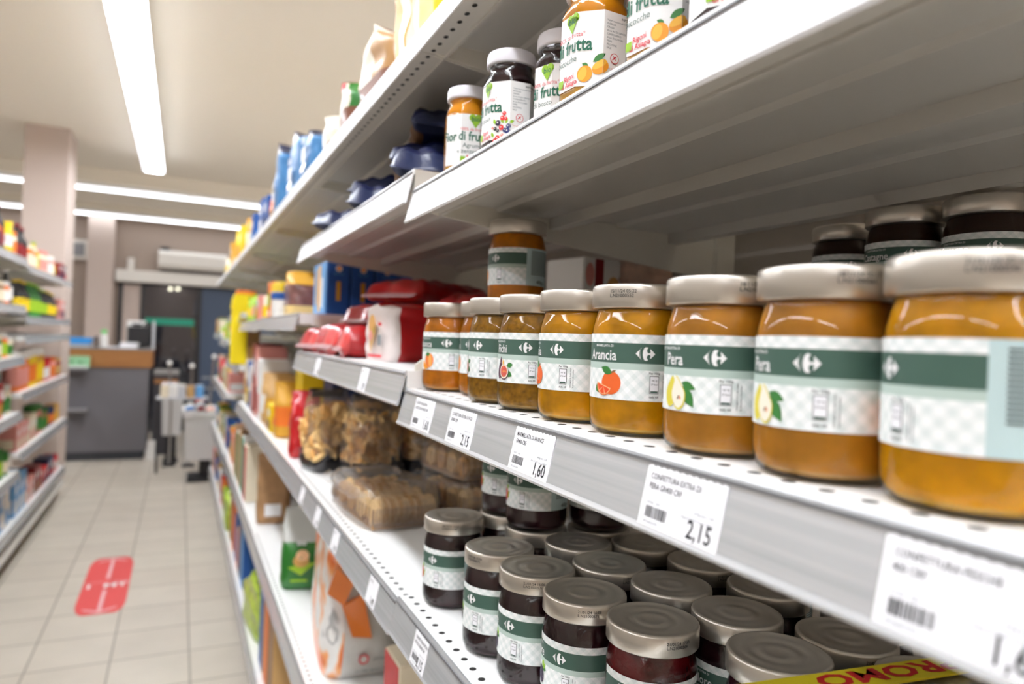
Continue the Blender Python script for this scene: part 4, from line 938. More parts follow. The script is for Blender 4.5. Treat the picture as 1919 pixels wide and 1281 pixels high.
# --- second bay: biscuits on the pierced shelf
ZK = H0-.364
def tray_pack(label, x, y, z, w, d, h, rz, seed, group):
    t = thing('biscuit_tray', label, 'tray', (x, y, z), rz, group)
    rr = random.Random(seed); mb = MB(); n = int(w/.009)
    nr = 3 if d < .18 else 4
    for r in range(nr):
        cy = -d/2+d*(r+.5)/nr
        for i in range(n):
            cx = -w/2+.012+(w-.024)*(i+.5)/n; hh = h*.82*rr.uniform(.86, 1.0); k = 10; th = .0062; vs = []
            for s in (-1, 1):
                for q in range(k):
                    a = 2*pi*q/k; vs.append((cx+s*th/2+.002*sin(a), cy+d/(2.2*nr)*cos(a), h*.06+hh/2+hh/2*sin(a)))
            mb.add(vs, [list(range(k-1, -1, -1)), list(range(k, 2*k))]+[[q, (q+1) % k, k+(q+1) % k, k+q] for q in range(k)], rr.choice((0, 0, 1)))
    o = mb.build('wafers', ['biscuit_a', 'biscuit_b'], t, smooth=True, sharp=50); o['kind'] = 'stuff'
    mb = MB(); mb.box(-w/2+.004, -d/2+.004, .001, w/2-.004, d/2-.004, .004); 
    for a in range(24):
        xx = -w/2+.006+(w-.012)*a/23
        for sy in (-1, 1): mb.box(xx-.0012, sy*(d/2-.004)-.001, .002, xx+.0012, sy*(d/2-.004)+.001, h*.62)
    for a in range(14):
        yy = -d/2+.006+(d-.012)*a/13
        for sx in (-1, 1): mb.box(sx*(w/2-.004)-.001, yy-.0012, .002, sx*(w/2-.004)+.001, yy+.0012, h*.62)
    mb.build('ribbed_tray', mat('tray_plastic', (190, 150, 104), .3, 0, .4), t)
    # crumpled clear wrapper
    mb = MB(); N = 30; ph = [rr.random()*6.28 for _ in range(6)]; rings = []
    for k in range(9):
        u = k/8; zz = h*1.12*min(1, u*1.15) if u < .9 else h*1.12; sc = 1 if u < .85 else (1-(u-.85)/.15*.25)
        ring = []
        for i in range(N):
            a = 2*pi*i/N; c_, s_ = cos(a), sin(a); e = .3
            px = (w/2+.006)*abs(c_)**e*(1 if c_ > 0 else -1)*sc; py = (d/2+.006)*abs(s_)**e*(1 if s_ > 0 else -1)*sc
            no = .004*sin(5*a+ph[0]+u*6)+.003*sin(9*a+ph[1]-u*9)
            ring.append((px+no*c_, py+no*s_, max(.001, zz+.004*sin(3*a+ph[2])*u)))
        rings.append(ring)
    mb.v = [p for r in rings for p in r]
    for k in range(8):
        for i in range(N): mb.f.append([k*N+i, k*N+(i+1) % N, (k+1)*N+(i+1) % N, (k+1)*N+i]); mb.m.append(0)
    c = len(mb.v); mb.v.append((0, 0, h*1.16))
    for i in range(N): mb.f.append([8*N+i, 8*N+(i+1) % N, c]); mb.m.append(0)
    # end flap
    mb.add([(-w/2-.004, -d/2-.004, h*1.05), (-w/2-.004, d/2+.004, h*1.08), (-w/2-.032, d/2*.9, h*.9), (-w/2-.036, -d/2*.9, h*.95)], [(0, 1, 2, 3)])
    mb.build('clear_wrapper', 'film', t, smooth=True, sharp=60)
    return t
g = 'clear wrapped biscuit trays'
tray_pack('clear wrapped biscuit tray alone in front on the pierced shelf', .395, 1.42, ZK, .145, .27, .064, .08, 41, g)
tray_pack('lowest clear wrapped biscuit tray of the stack beside the dark jars', .605, 1.44, ZK, .17, .20, .062, .15, 42, g)
tray_pack('second clear wrapped biscuit tray of the stack', .605, 1.44, ZK+.074, .17, .20, .062, .12, 43, g)
tray_pack('topmost clear wrapped biscuit tray of the stack under the rail', .605, 1.44, ZK+.148, .17, .20, .062, .17, 44, g)
tray_pack('clear wrapped biscuit tray behind the bags at the back', .70, 1.66, ZK, .12, .15, .062, .0, 45, g)
def biscuit_bag(label, x, y, w, d, h, rz, kind, seed, rot=None):
    t = soft_bag('biscuit_bag', label, 'bag', x, y, ZK, w, d, h, ['film', mat('bag_black', (34, 32, 36), .25, 0, .7, bump=.8, nscale=40)], rz, lambda q, a: 1 if q < .20+.05*sin(a*2) else 0, seed, .62, 'clear biscuit bags with black bases', amp=.007, body='clear_bag', rot=rot)
    scatter_biscuits(t, w*.93, d*.9, h*.56, h*.2, kind, seed, 100, .042 if kind == 'round' else .036)
    mb = MB(); mb.box(-w*.35, d*.1, h*.9, w*.35, d*.16, h*.985, 0); mb.build('seal_band', 'bag_black', t)
    return t
biscuit_bag('clear bag of round biscuits with black base, left of two', .375, 1.925, .125, .14, .215, .25, 'round', 51)
biscuit_bag('clear bag of oval biscuits with black base, right of two, leaning', .455, 1.765, .135, .13, .215, .2, 'oval', 52)
biscuit_bag('clear bag of biscuits with black base behind the front tray', .595, 1.79, .115, .12, .21, .1, 'oval', 53)
biscuit_bag('clear bag of biscuits standing behind the round biscuit bag', .520, 1.955, .125, .13, .21, .0, 'round', 54)
t = soft_bag('snack_bag', 'tall glossy red bag with yellow picture left of the biscuit bags', 'bag', .345, 2.150, ZK, .085, .12, .190, [G('red')], -.15, None, 61, .6, None, amp=.008)
p = Print(); p.rect(-.035, .100, .015, .165, 'c_yellow' if 'c_yellow' in MATS else C('yellow').name); p.ell(-.008, .132, .02, .022, 'f_apri', 1); p.rect(-.04, .03, .01, .075, 'f_apri', 0); p.text('Crackers', 0, .080, .016, 'white_print', 'CENTER', .03); p.make('front_print', lambda s, q, l: (-.0475-l-.0*q, -s, q), t)
g = 'dark backed packs behind the biscuit bags'
for i in range(3): carton('snack_box', ['navy box behind the red bag', 'dark grey box behind the round biscuit bag', 'navy box at the back behind the oval biscuits'][i], 'box', .47+.115*i, 2.20, ZK, .10, .14, .235, ['navy', 'charcoal', 'navy'][i], 0, g)
for i in range(4): carton('yellow_carton', ['yellow carton edge on above the red bag, nearest the aisle', 'gold carton second in the row above the red bag', 'gold carton third in that row', 'gold carton fourth in that row'][i], 'box', .40+.075*i, 2.42, ZK, .07, .14, .295, 'yellow' if i == 0 else 'gold', 0, 'gold cartons in the third bay')

# --- low shelf of the second bay
Z4 = H0-.803
t = soft_bag('green_bag', 'green bag with grey top and a biscuit picture standing on the low shelf', 'bag', .385, 2.31, Z4, .135, .15, .245, [G('green'), mat('bag_grey', (196, 196, 190), .4, bump=.4, nscale=30)], -.25, lambda q, a: 1 if q > .62 and 3.4 < a < 6.2 else 0, 71, .6, None, amp=.006)
p = Print(); p.ell(0, .095, .024, .020, 'c_biscuit', 1); p.ell(.004, .112, .020, .018, 'f_rind', 2); p.poly([(.0, .05), (.045, .09), (.0, .085), (-.04, .075)], 'c_lime' if 'c_lime' in MATS else C('lime').name, 0); p.text('bio', 0, .145, .022, 'white_print', 'CENTER', .03); p.rect(-.03, .030, .02, .038, 'f_lime', 0); p.make('front_print', lambda s, q, l: (s, -.079-l-.002, q), t)
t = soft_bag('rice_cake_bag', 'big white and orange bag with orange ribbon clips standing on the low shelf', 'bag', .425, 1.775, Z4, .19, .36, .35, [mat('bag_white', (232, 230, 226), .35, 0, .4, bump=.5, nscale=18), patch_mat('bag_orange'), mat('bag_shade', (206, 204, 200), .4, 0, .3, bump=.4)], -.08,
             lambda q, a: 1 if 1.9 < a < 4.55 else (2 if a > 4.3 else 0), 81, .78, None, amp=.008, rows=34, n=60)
MB().add([(-.088, -.186, .215), (-.050, -.190, .185), (-.030, -.190, .235), (-.070, -.186, .275), (-.088, -.176, .215), (-.050, -.180, .185), (-.030, -.180, .235), (-.070, -.176, .275)], [(0, 1, 2, 3), (7, 6, 5, 4), (0, 4, 5, 1), (1, 5, 6, 2), (2, 6, 7, 3), (3, 7, 4, 0)]).build('orange_clip', mat('clip_orange', (226, 120, 30), .3, 0, .5), t, rot=None); MB().add([(-.055, -.192, .185), (-.030, -.196, .115), (.015, -.196, .108), (-.008, -.194, .210), (-.055, -.180, .185), (-.030, -.184, .115), (.015, -.184, .108), (-.008, -.182, .210)], [(0, 1, 2, 3), (7, 6, 5, 4), (0, 4, 5, 1), (1, 5, 6, 2), (2, 6, 7, 3), (3, 7, 4, 0)]).build('orange_clip', 'clip_orange', t)
p = Print(); p.ell(.0, .055, .012, .012, 'f_redtext', 0); p.ell(.0, .055, .008, .008, 'bag_shade', 1); p.text('alimenta', .045, .050, .014, 'ink_soft', 'CENTER'); p.text('La tua spesa bio', .02, .026, .012, 'ink_soft', 'CENTER'); p.make('bag_print', lambda s, q, l: (s, -.183-l, q), t)
carton('beige_bag_box', 'beige pack with blue oval mark right of the big orange bag', 'box', .56, 1.44, Z4, .16, .12, .26, 'cream', 0, None, None, lambda t, w, d, h: Print().ell(-.03, .20, .022, .032, C('navy').name, 0, rot=-.5).ell(-.03, .20, .012, .020, 'c_cream', 1, rot=-.5).make('front_print', front(t, w, d, h, '-y'), t))
carton('red_edged_box', 'red edged pale box at the bottom beside the beige pack', 'box', .45, 1.30, Z4, .12, .10, .19, 'cream', 0, None, 'red')
# third bay low shelf
def bagp(t, w, d, h):
    p = Print(); p.rect(-w*.3, h*.12, w*.25, h*.38, 'white_print'); p.make('label', lambda s, q, l: (s, -d/2-.002-l, q), t)
t = soft_bag('paper_bag', 'folded brown paper bag with white label on the low shelf', 'bag', .385, 3.12, Z4, .14, .13, .29, [mat('kraft', (172, 132, 92), .7, noise=.15, nscale=30)], -.1, None, 91, .7); p = Print(); p.rect(-.035, .035, .03, .085, 'white_print'); p.make('label', lambda s, q, l: (s, -.069-l, q), t)
soft_bag('paper_bag', 'second brown paper bag behind the first, in shade', 'bag', .54, 2.95, Z4, .13, .12, .27, ['kraft'], .1, None, 92, .7)
for i, (y, c, s) in enumerate(((3.55, 'cream', 'red'), (3.70, 'white', 'teal'), (3.86, 'brown', 'tan'), (4.02, 'white', 'green'), (4.18, 'brown', 'tan'))):
    carton('cereal_box', f'{c} box with {s} side on the low shelf, '+['next to the brown paper bag', 'second beyond the paper bag', 'third beyond the paper bag', 'fourth beyond the paper bag', 'fifth beyond the paper bag', 'sixth beyond the paper bag'][i], 'box', .365, y, Z4, .13, .13, .26+.02*(i % 3), c, 0, 'boxes on the low shelf', s)
# bottom shelf
Z5 = H0-1.238
t = soft_bag('lettuce_bag', 'clear bag of bright green leaves on the bottom shelf', 'bag', .365, 3.06, Z5, .14, .38, .25, [mat('salad', (168, 196, 50), .35, 0, .6, noise=.45, nscale=28, bump=1)], .1, None, 101, .6, None, amp=.012)
soft_bag('green_leaf_bag', 'clear bag with green leaves farther along the bottom shelf', 'bag', .36, 4.75, Z5, .14, .3, .24, ['salad'], 0, None, 102, .6, None, amp=.012)
for i, (y, c, s, h) in enumerate(((2.42, 'tan', 'brown', .30), (2.56, 'brown', 'orange', .29), (2.71, 'tan', 'blue', .28), (3.62, 'blue', 'light blue', .27), (3.76, 'blue', 'navy', .26), (3.90, 'tan', 'pink', .2), (4.04, 'blue', 'blue', .24), (4.25, 'orange', 'orange', .3), (4.45, 'navy', 'gold', .3))):
    carton('food_box', f'{c} box on the bottom shelf, '+['nearest, at the lower picture edge', 'second from the lower picture edge', 'third from the lower picture edge', 'just beyond the green leaves', 'second beyond the green leaves', 'third beyond the green leaves', 'fourth beyond the green leaves', 'fifth beyond the green leaves', 'sixth beyond the green leaves'][i], 'box', .37, y, Z5, .12, .12, h, c, 0, 'boxes on the bottom shelf', s)
# third and fourth bay middle shelves
ZD = H0-.363
items = [(2.56, 'bag', 'gold', 'orange', .19), (2.70, 'box', 'yellow', 'brown', .10), (2.84, 'bag', 'tan', 'gold', .20), (2.97, 'bag', 'tan', 'white', .20), (3.10, 'box', 'white', 'pink', .25),
         (3.22, 'box', 'pink', 'dark red', .30), (3.35, 'box', 'dark red', 'pink', .31), (3.48, 'box', 'white', 'blue', .2), (3.60, 'box', 'blue', 'yellow', .22), (3.8, 'bag', 'cream', 'tan', .22)]
def ordn(i): return ['first', 'second', 'third', 'fourth', 'fifth', 'sixth', 'seventh', 'eighth', 'ninth', 'tenth', 'eleventh', 'twelfth', 'thirteenth', 'fourteenth', 'fifteenth', 'sixteenth', 'seventeenth', 'eighteenth', 'nineteenth', 'twentieth'][i]
def generic(kind, label, x, y, z, c, s, h, w=.11, d=.12, group=None, sgn=1, seed=0):
    """one blurred far product: box, bag, bottle, jar, tub or can"""
    C(c); C(s)
    if kind == 'box':
        t = carton('food_box', label, 'box', x, y, z, w, d, h, c, 0, group)
        p = Print(); p.rect(-d*.38, h*.08, d*.38, h*.42, C(s).name); p.ell(0, h*.68, d*.26, h*.14, 'white_print', 1); p.make('side_print', (lambda sx, q, l: (-sgn*(w/2+.001+l), -sgn*sx, q)), t)
        p = Print(); p.rect(-w*.38, h*.10, w*.38, h*.45, C(s).name); p.make('front_print', lambda sx, q, l: (sx, -d/2-.001-l, q), t)
    elif kind == 'bag':
        t = soft_bag('food_bag', label, 'bag', x, y, z, w, d, h, [C(c), C(s)], 0, lambda q, a: 1 if .2 < q < .55 else 0, seed, .6, group, rows=14, n=24)
    elif kind == 'bottle':
        t = thing('bottle', label, 'bottle', (x, y, z), 0, group); r = d*.33
        MB().lathe([(0, 0), (r, 0), (r, h*.6), (r*.7, h*.7), (r*.36, h*.78), (r*.34, h*.93), (0, h*.93)], 20).build('bottle_body', C(c), t, smooth=True)
        MB().lathe([(r*1.02, h*.15), (r*1.02, h*.5)], 20, cap0=False, cap1=False).build('label', C(s), t, smooth=True); MB().lathe([(0, h*.93), (r*.42, h*.93), (r*.42, h), (0, h)], 16).build('cap', C(s), t)
    else:
        r = d*.42; nm = {'jar': 'food_jar', 'can': 'food_can', 'tub': 'food_tub'}[kind]
        t = thing(nm, label, kind, (x, y, z), 0, group)
        MB().lathe([(0, 0), (r, 0), (r, h*.75), (r*.85, h*.82), (0, h*.82)] if kind != 'can' else [(0, 0), (r, 0), (r, h*.95), (r*.95, h), (0, h)], 22).build('container', C(c), t, smooth=True)
        MB().lathe([(r*1.02, h*.12), (r*1.02, h*.6)], 22, cap0=False, cap1=False).build('label', C(s), t, smooth=True)
        if kind != 'can': MB().lathe([(0, h*.8), (r*.95, h*.8), (r*.95, h), (0, h)], 22).build('lid', C('white' if kind == 'tub' else s), t, smooth=True)
    return t
for i, (y, k, c, s, h) in enumerate(items):
    generic(k, f'{c} {k} with {s} band, {ordn(i)} beyond the tall red snack bag', .365, y, ZD, c, s, h, .12, .12, 'packs on the third and fourth bay shelf', 1, 200+i)
g = 'packs at the back of the third bay shelf'
for i in range(4): generic('box', f'{["dark red", "pink", "brown", "black"][i]} box standing at the back of the third bay, {ordn(i)} from the aisle', .52+.075*i, 2.86, ZD, ['dark red', 'pink', 'brown', 'black'][i], 'white', .28, .068, .12, g)
# top shelf goods
ZT = H0+.4302
g = 'packs standing on the top shelf'
t = soft_bag('pasta_bag', 'white and yellow striped tall bag on the top shelf by the picture top', 'bag', .375, 1.13, ZT, .13, .13, .22, [mat('bag_bright', (234, 226, 206), .4, 0, .3), C('gold')], 0, lambda q, a: 1 if sin(a*11) > .25 and q < .9 else 0, 301, .75, g)
t = soft_bag('pasta_bag', 'white bag with yellow picture cut by the top edge', 'bag', .37, .99, ZT, .13, .13, .24, ['bag_bright', C('yellow')], 0, lambda q, a: 1 if 3.0 < a < 4.4 and q < .5 else 0, 302, .8, g)
t = soft_bag('bread_bag', 'clear bag of tan and brown crispbread on the top shelf', 'bag', .375, 1.34, ZT, .13, .20, .165, [mat('crisp', (176, 132, 78), .45, 0, .15), mat('cocoa_band', (124, 76, 54), .45, 0, .15), 'bag_bright'], .1, lambda q, a: 1 if q < .38 else (2 if 2.6 < a < 3.1 or q > .93 else 0), 303, .7, g)  # bright zone is a highlight put into the bag's colour
t = soft_bag('bread_bag', 'clear bag with green and red print on the top shelf', 'bag', .375, 1.60, ZT, .13, .17, .150, ['cocoa_band', C('green'), 'bag_bright', C('red')], -.1, lambda q, a: 0 if q < .45 else (1 if a > 3.9 and a < 5.6 else (3 if q > .85 and a < 3.6 else 2)), 304, .65, g)
t = soft_bag('bread_bag', 'small clear bag behind the green printed one', 'bag', .37, 1.80, ZT, .12, .13, .125, ['bag_bright', 'cocoa_band'], 0, lambda q, a: 1 if q < .4 else 0, 305, .6, g)
BL = [mat('sky_blue', (52, 118, 172), .5, 0, .05, bump=.3), mat('deep_navy', (24, 34, 66), .3, 0, .4), mat('blue_mid', (14, 62, 136), .5, 0, .05)]
for i, (y, h, lb) in enumerate(((2.06, .150, 'blue bag with navy crest behind the small clear bag'), (2.34, .215, 'light blue bag with shiny rounded crest on the top shelf'), (2.78, .285, 'light blue bag with dark navy folded crest, farthest of the tall blue bags'))):
    t = soft_bag('rice_bag', lb, 'bag', .370, y, ZT, .13, .29 if i == 1 else .16, h, BL, 0, lambda q, a: 1 if q > .86 else (2 if a > 4.6 else 0), 310+i, .78, g)
    p = Print(); p.rect(-.03, .06, .03, .10, 'white_print'); p.text('Mais', 0, .11, .035, 'white_print', 'CENTER', .02); p.poly([(-.04, .03), (.03, .04), (.035, .055), (-.04, .045)], 'clip_orange'); p.make('side_print', lambda s, q, l: (-.072-l, -s, q), t)
far = [(2.96, 'bag', 'orange', 'brown', .10), (3.12, 'box', 'blue', 'navy', .14), (3.3, 'box', 'blue', 'white', .16), (3.7, 'box', 'blue', 'light blue', .15), (4.1, 'bag', 'gold', 'cream', .19), (4.5, 'box', 'yellow', 'gold', .20), (4.9, 'bag', 'yellow', 'gold', .22), (5.4, 'box', 'gold', 'cream', .2), (6.0, 'bag', 'cream', 'yellow', .14)]
for i, (y, k, c, s, h) in enumerate(far): generic(k, f'{c} {k} on the top shelf beyond the light blue bags, {ordn(i)} along', .365, y, ZT, c, s, h, .12, .14, 'small distant packs on the top shelf', 1, 400+i)
# yellow display column and distant shelf goods
t = thing('display_column', 'tall bright yellow cardboard display standing at the shelf edge', 'display', (.285, 4.02, H0-.178))
MB().box(-.04, -.03, 0, .04, .05, .36, 0, .006).extrude_y([(-.046, .30), (.046, .30), (.036, .375), (-.03, .375)], -.034, .054).build('column', mat('display_yellow', (250, 222, 0), .5), t)
rr = random.Random(77)
pal = ['red', 'white', 'cream', 'green', 'orange', 'yellow', 'blue', 'tan', 'pink', 'brown', 'gold', 'lime']
far_rows = [('fifth bay upper short shelf', .100, 4.10, 4.9, .34, .13), ('fourth bay eye height shelf', .050, 3.0, 3.9, .36, .12), ('fifth bay shelf', -.18, 4.15, 4.9, .36, .2), ('sixth bay eye height shelf', -.06, 5.0, 5.9, .35, .13), ('sixth bay lower shelf', -.42, 5.0, 5.9, .36, .18),
            ('farthest eye height shelf', -.02, 6.0, 6.9, .34, .13), ('farthest lower shelf', -.42, 6.0, 6.9, .36, .2), ('far part of the second lowest shelf', -.803, 4.28, 5.9, .365, .2), ('far part of the bottom shelf', -1.238, 5.0, 6.9, .36, .2), ('farthest part of the second lowest shelf', -.828, 5.98, 6.9, .365, .2)]
for ri, (nm, z, y0, y1, x, hh) in enumerate(far_rows):
    n = int((y1-y0)/.15)
    for i in range(n):
        y = y0+.07+(y1-y0-.12)*(i+.5)/n; k = rr.choice(['box', 'bag', 'box', 'can', 'jar'])
        c, s = rr.sample(pal, 2); h = hh*rr.uniform(.75, 1.05)
        generic(k, f'{c} {k} with {s} band, {ordn(i)} on the {nm}', x, y, H0+z+.002, c, s, h, .11, .11, 'distant goods on the '+nm, 1, 500+ri*20+i)

# ------------------------------------------------------------------ left shelving goods
rr = random.Random(123)
LX = -.915
left_rows = [
 ('topmost left shelf, near bay', .38, 3.3, 4.95, [('bottle', 'orange', 'yellow', .17), ('bottle', 'orange', 'white', .16), ('jar', 'orange', 'purple', .15), ('bottle', 'black', 'dark red', .26), ('bag', 'yellow', 'white', .18), ('jar', 'cream', 'orange', .14)]),
 ('topmost left shelf, far bay', .35, 5.0, 6.8, [('bottle', 'black', 'dark red', .25), ('jar', 'orange', 'cream', .15), ('bottle', 'yellow', 'lime', .19), ('jar', 'cream', 'pink', .16), ('jar', 'pink', 'white', .14), ('bottle', 'gold', 'yellow', .17), ('box', 'dark red', 'navy', .13), ('box', 'purple', 'red', .13)]),
 ('second left shelf, near bay', .10, 3.3, 4.95, [('jar', 'brown', 'cream', .12), ('jar', 'orange', 'white', .12), ('bottle', 'charcoal', 'white', .2)]),
 ('second left shelf, far bay', .04, 5.0, 6.8, [('bottle', 'black', 'yellow', .22), ('bottle', 'green', 'lime', .22), ('bottle', 'black', 'lime', .20), ('bottle', 'charcoal', 'yellow', .2), ('box', 'pink', 'navy', .15)]),
 ('third left shelf, near bay', -.20, 3.3, 4.95, [('jar', 'green', 'cream', .13), ('tub', 'orange', 'lime', .14), ('tub', 'cream', 'green', .12)]),
 ('fourth left shelf, far bay', -.42, 5.0, 6.8, [('tub', 'orange', 'pink', .24), ('tub', 'yellow', 'orange', .25), ('tub', 'gold', 'yellow', .24), ('can', 'red', 'white', .16), ('jar', 'pink', 'orange', .16), ('jar', 'dark red', 'tan', .15)]),
 ('fourth left shelf, near bay', -.53, 3.3, 4.95, [('box', 'red', 'gold', .2), ('tub', 'white', 'green', .16), ('tub', 'cream', 'leaf', .17)]),
 ('fifth left shelf, near bay', -.88, 3.3, 4.95, [('can', 'green', 'white', .13), ('can', 'leaf', 'lime', .16), ('can', 'green', 'cream', .14)]),
 ('fifth left shelf, far bay', -.78, 5.0, 6.8, [('box', 'pink', 'cream', .16), ('box', 'cream', 'pink', .17), ('jar', 'pink', 'leaf', .2), ('jar', 'brown', 'green', .15), ('can', 'navy', 'orange', .14), ('jar', 'tan', 'gold', .14)]),
 ('bottom left shelf, near bay', -1.18, 3.3, 4.95, [('box', 'gold', 'brown', .18), ('box', 'light blue', 'white', .24), ('box', 'white', 'light blue', .24)]),
 ('bottom left shelf, far bay', -1.18, 5.0, 6.8, [('box', 'light blue', 'white', .24), ('box', 'pink', 'white', .16), ('box', 'dark red', 'brown', .18), ('box', 'red', 'navy', .12), ('box', 'navy', 'red', .15), ('bag', 'red', 'white', .12)])]
for ri, (nm, z, y0, y1, kinds) in enumerate(left_rows):
    n = 13 if y0 < 4 else 15; n = max(9, int((y1-y0)/.135))
    for i in range(n):
        k, c, s, h = kinds[min(len(kinds)-1, int(i/n*len(kinds)))] if y0 >= 5 else kinds[(i) % len(kinds)]
        y = y0+.03+(y1-y0-.06)*(i+.5)/n
        generic(k, f'{c} {k} with {s} band, {ordn(i)} on the {nm}', LX, y, H0+z+.002, c, s, h*rr.uniform(.94, 1.05), .10, .11, 'goods on the '+nm, -1, 700+ri*20+i)

# ------------------------------------------------------------------ checkout counter
CY = 8.47
mat('counter_grey', (108, 106, 110), .6); mat('counter_base', (52, 54, 60), .6)
t = thing('checkout_counter', 'grey checkout counter with a wood band, facing down the aisle', 'counter', (-1.05, CY, 0))
MB().box(0, 0, .09, .757, .62, .985).build('body', 'counter_grey', t)
MB().box(.0, .02, 0, .73, .60, .09).build('plinth', 'counter_base', t)
MB().box(0, -.02, .985, .785, .64, 1.175, 0, .003).build('wood_band', 'wood', t)
MB().box(-.01, -.03, 1.175, .795, .66, 1.19).build('worktop', mat('worktop_grey', (150, 146, 142), .5), t)
for z in (.985, .56): MB().box(-.0, -.20, z-.028, .205, -.0, z-.004).build('display_ledge', mat('ledge_grey', (134, 132, 134), .5), t)
CT = 1.191
t = thing('mint_box', 'green and white box standing on the upper ledge of the counter', 'box', (-.955, CY-.10, .982)); MB().box(-.085, -.05, 0, .17-.05, .045, .115, 0, .002).build('box_body', mat('mint_green', (150, 206, 160), .5, noise=.25, nscale=30), t)
p = Print(); p.leaf(-.06, .055, .05, .012, .1, 'c_green'); p.leaf(.02, .055, .05, .012, 0, 'c_green'); p.rect(-.075, .005, .11, .02, 'white_print'); p.make('front_print', lambda s, q, l: (s, -.051-l, q), t)
t = thing('plastic_tray', 'bright blue plastic tray on a clear stand at the left of the counter', 'tray', (-.95, CY+.15, CT)); MB().box(-.09, -.05, 0, .09, .05, .03).build('stand', C('silver'), t); MB().extrude_y([(-.10, .03), (.10, .03), (.12, .095), (-.115, .10)], -.06, .06).build('tray_body', mat('tray_blue', (50, 150, 226), .35, 0, .3), t)
t = thing('spray_bottle', 'white bottle with green cap on the counter', 'bottle', (-.735, CY+.12, CT)); MB().lathe([(0, 0), (.035, 0), (.037, .01), (.037, .12), (.015, .145), (.015, .15), (0, .15)], 20).build('bottle_body', C('white'), t, smooth=True); MB().lathe([(0, .15), (.03, .15), (.028, .185), (0, .19)], 16).build('cap', mat('cap_green', (120, 220, 120), .4), t, smooth=True)
t = thing('card_reader', 'slim black card reader standing beside the white bottle', 'device', (-.80, CY+.10, CT)); MB().box(-.015, -.03, 0, .012, .03, .115, 0, .003).build('casing', 'frame_dark', t); MB().box(-.011, -.0315, .06, .008, -.03, .10).build('screen', C('charcoal'), t)
for i, (x, z, rz) in enumerate(((-.62, 0, .1), (-.61, .006, -.2), (-.50, .0, .15), (-.49, .03, -.1))):
    t = thing('paper_stack', ['white paper sheets left on the counter', 'loose papers on top of the left sheets', 'white papers beside the monitor', 'raised white papers by the monitor'][i], 'paper', (x, CY+.12, CT+z), rz, 'papers on the counter'); MB().box(-.085, -.05, 0, .085, .05, .005 if i < 2 else .028).build('sheets', 'paper', t)
t = thing('monitor', 'black till screen with a curved arm on the counter, back turned', 'monitor', (-.410, CY+.24, CT))
MB().box(-.115, -.02, .02, .115, .02, .235, 0, .006).build('screen_back', 'frame_dark', t); MB().box(-.07, -.06, 0, .07, .07, .018, 0, .004).build('foot', 'frame_dark', t); MB().tube([(.02, .03, .2), (.06, .03, .27), (.09, .03, .29), (.115, .02, .25), (.118, 0, .16), (.10, 0, .03)], .012).build('arm', 'frame_dark', t, smooth=True)
t = thing('receipt_printer', 'white box device behind the till screen', 'device', (-.44, CY+.42, CT)); MB().box(-.10, -.06, 0, .09, .06, .30, 0, .01).build('casing', C('white'), t); MB().box(-.05, -.062, .24, .05, -.058, .27).build('slot', 'slot_dark', t)
t = thing('sneeze_guard', 'tall clear plastic guard post at the right counter end', 'guard', (-.262, CY+.03, CT)); MB().box(-.012, -.01, -.0, .012, .01, .30).build('post', C('silver'), t); MB().box(-.006, .0, .01, .0, .5, .16).build('clear_sheet', 'pane', t)
t = thing('till_cabinet', 'dark cabinet with a wood shelf right of the counter', 'cabinet', (-.20, CY+.25, 0)); MB().box(-.05, 0, 0, .20, .5, .90).build('body', mat('cabinet_dark', (60, 58, 62), .5), t); MB().box(-.055, -.01, .90, .205, .51, .935).build('top', 'worktop_grey', t); MB().box(-.045, -.004, .80, .195, 0, .85).build('wood_strip', 'wood', t)
t = thing('white_tape_rolls', 'pile of white rolls on the floor beside the counter', 'roll', (-.24, CY-.02, 0)); MB().lathe([(.02, 0), (.055, 0), (.055, .10), (.02, .10)], 20).lathe([(.02, .105), (.05, .105), (.05, .2), (.02, .2)], 20, cx=.01).build('rolls', C('white'), t, smooth=True)

# ------------------------------------------------------------------ white basket bins with goods and metal racks at the shelf end
def bin_(x, y, w, d, z0, h, label, post, nm='basket_bin'):
    t = thing(nm, label, 'bin', (x, y, 0), 0, 'pale plastic bins at the end of the aisle')
    mb = MB(); k = .86; th = .012
    def ring(zz, ww, dd): return [(-ww/2, -dd/2, zz), (ww/2, -dd/2, zz), (ww/2, dd/2, zz), (-ww/2, dd/2, zz)]
    vs = ring(z0, w*k, d*k)+ring(z0+h-.05, w, d)+ring(z0+h-.05, w+.03, d+.03)+ring(z0+h, w+.03, d+.03)+ring(z0+h, w-.02, d-.02)+ring(z0+th, w*k-.02, d*k-.02)
    fs = [(3, 2, 1, 0)]
    for q in range(5):
        for i in range(4): fs.append((q*4+i, q*4+(i+1) % 4, (q+1)*4+(i+1) % 4, (q+1)*4+i))
    fs.append((20, 21, 22, 23)); mb.add(vs, fs); mb.build('tub', mat('bin_plastic', (214, 212, 210), .45), t)
    m = MB(); m.box(post-.05, -.04, .03, post+.05, .06, z0, 0); m.box(-w*.35, -d*.3, 0, w*.35, d*.3, .03, 0); m.build('stand', 'frame_dark', t)
    return t
bin_(.195, 7.27, .27, .60, .22, .45, 'pale grey plastic bin on a dark stand at the aisle end, full of goods', .06)
bin_(-.05, 8.25, .20, .30, .30, .52, 'second pale bin behind, beside the dark cabinet', .0)
rr = random.Random(9)
g = 'small goods heaped in the pale bin'
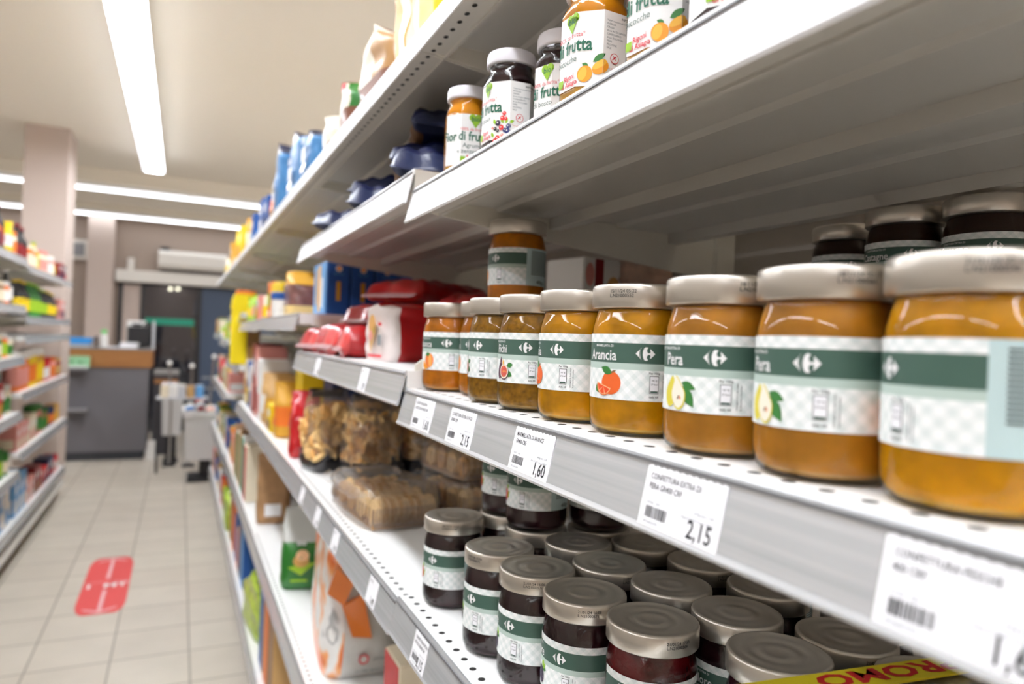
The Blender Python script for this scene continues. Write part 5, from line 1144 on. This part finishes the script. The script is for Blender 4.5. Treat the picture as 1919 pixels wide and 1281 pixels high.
for i in range(22):
    c = ['white', 'silver', 'cream', 'blue', 'white', 'pink', 'tan', 'navy', 'red', 'light blue', 'white'][i % 11]
    t = thing('small_pack', f'small {c} pack heaped in the pale bin, {ordn(i) if i < 20 else "topmost "+str(["one", "other"][i-20])} counting from the front', 'pack', (.112+.083*(i % 3), 7.05+.064*(i//3), .635+.05*(i % 3 == 1)+.02*(i % 2)), 0, g, (rr.uniform(-.5, .5), rr.uniform(-.5, .5), rr.uniform(-.3, .3)))
    MB().box(-.036, -.022, -.035, .036, .022, .035, 0, .004).build('box_body', C(c), t)
    p = Print(); p.rect(-.03, -.02, .02, .012, C(['navy', 'red', 'green', 'gold'][i % 4]).name); p.make('front_print', lambda s, q, l: (s, -.0232-l, q), t)
t = thing('display_table', 'low grey table crowded with small packs beside the pale bin', 'table', (.04, 7.68, 0)); MB().box(-.23, -.10, .725, .23, .12, .74).build('top', C('silver'), t)
for sx in (-1, 1):
    for sy in (-.08, .10): MB().box(sx*.21-.01, sy-.01, 0, sx*.21+.01, sy+.01, .725).build('leg', 'frame_dark', t)
g = 'small goods on the low table'
for k, (x, y, h) in enumerate(((-.06, 8.0, 1.04), (.12, 7.95, 1.02), (.30, 7.95, 1.12))):
    t = thing('wire_rack', ['left thin chrome rack post with ball top', 'middle thin chrome rack post with ball top', 'right leaning chrome rack post with ball top'][k], 'rack', (x, y, 0), 0, 'chrome rack posts by the till')
    MB().tube([(0, 0, 0), (.0, .0, h*.6), (.03*(k-1), 0, h)], .010).build('post', mat('chrome', (190, 192, 196), .2, 1), t, smooth=True); MB().lathe([(0, -.025), (.018, -.018), (.026, 0), (.018, .018), (0, .025)], 14, cx=.03*(k-1), cz=h+.02).build('ball', C('white'), t, smooth=True)
    MB().tube([(-.08, 0, h*.72), (.08, 0, h*.72)], .006).tube([(-.08, 0, h*.82), (.08, 0, h*.82)], .006).build('wire_arms', 'chrome', t, smooth=True); MB().box(-.06, -.06, 0, .06, .06, .02).build('base', 'frame_dark', t)
for i in range(10):
    c = ['cream', 'white', 'silver', 'tan', 'light blue', 'brown', 'white', 'cream', 'navy', 'silver'][i]
    t = thing('small_pack', f'{c} small pack on the low table by the chrome posts, {ordn(i)} counting along', 'pack', (-.12+.078*(i % 5), 7.62+.12*(i//5), .801), rr.uniform(-.5, .5), g)
    MB().box(-.035, -.015, -.06, .035, .015, .06, 0, .004).build('box_body', C(c), t)
for o in list(bpy.data.objects):
    if o.type == 'MESH' and o.parent is None and not o.get('kind') and not o.get('category'): o['kind'] = 'structure'
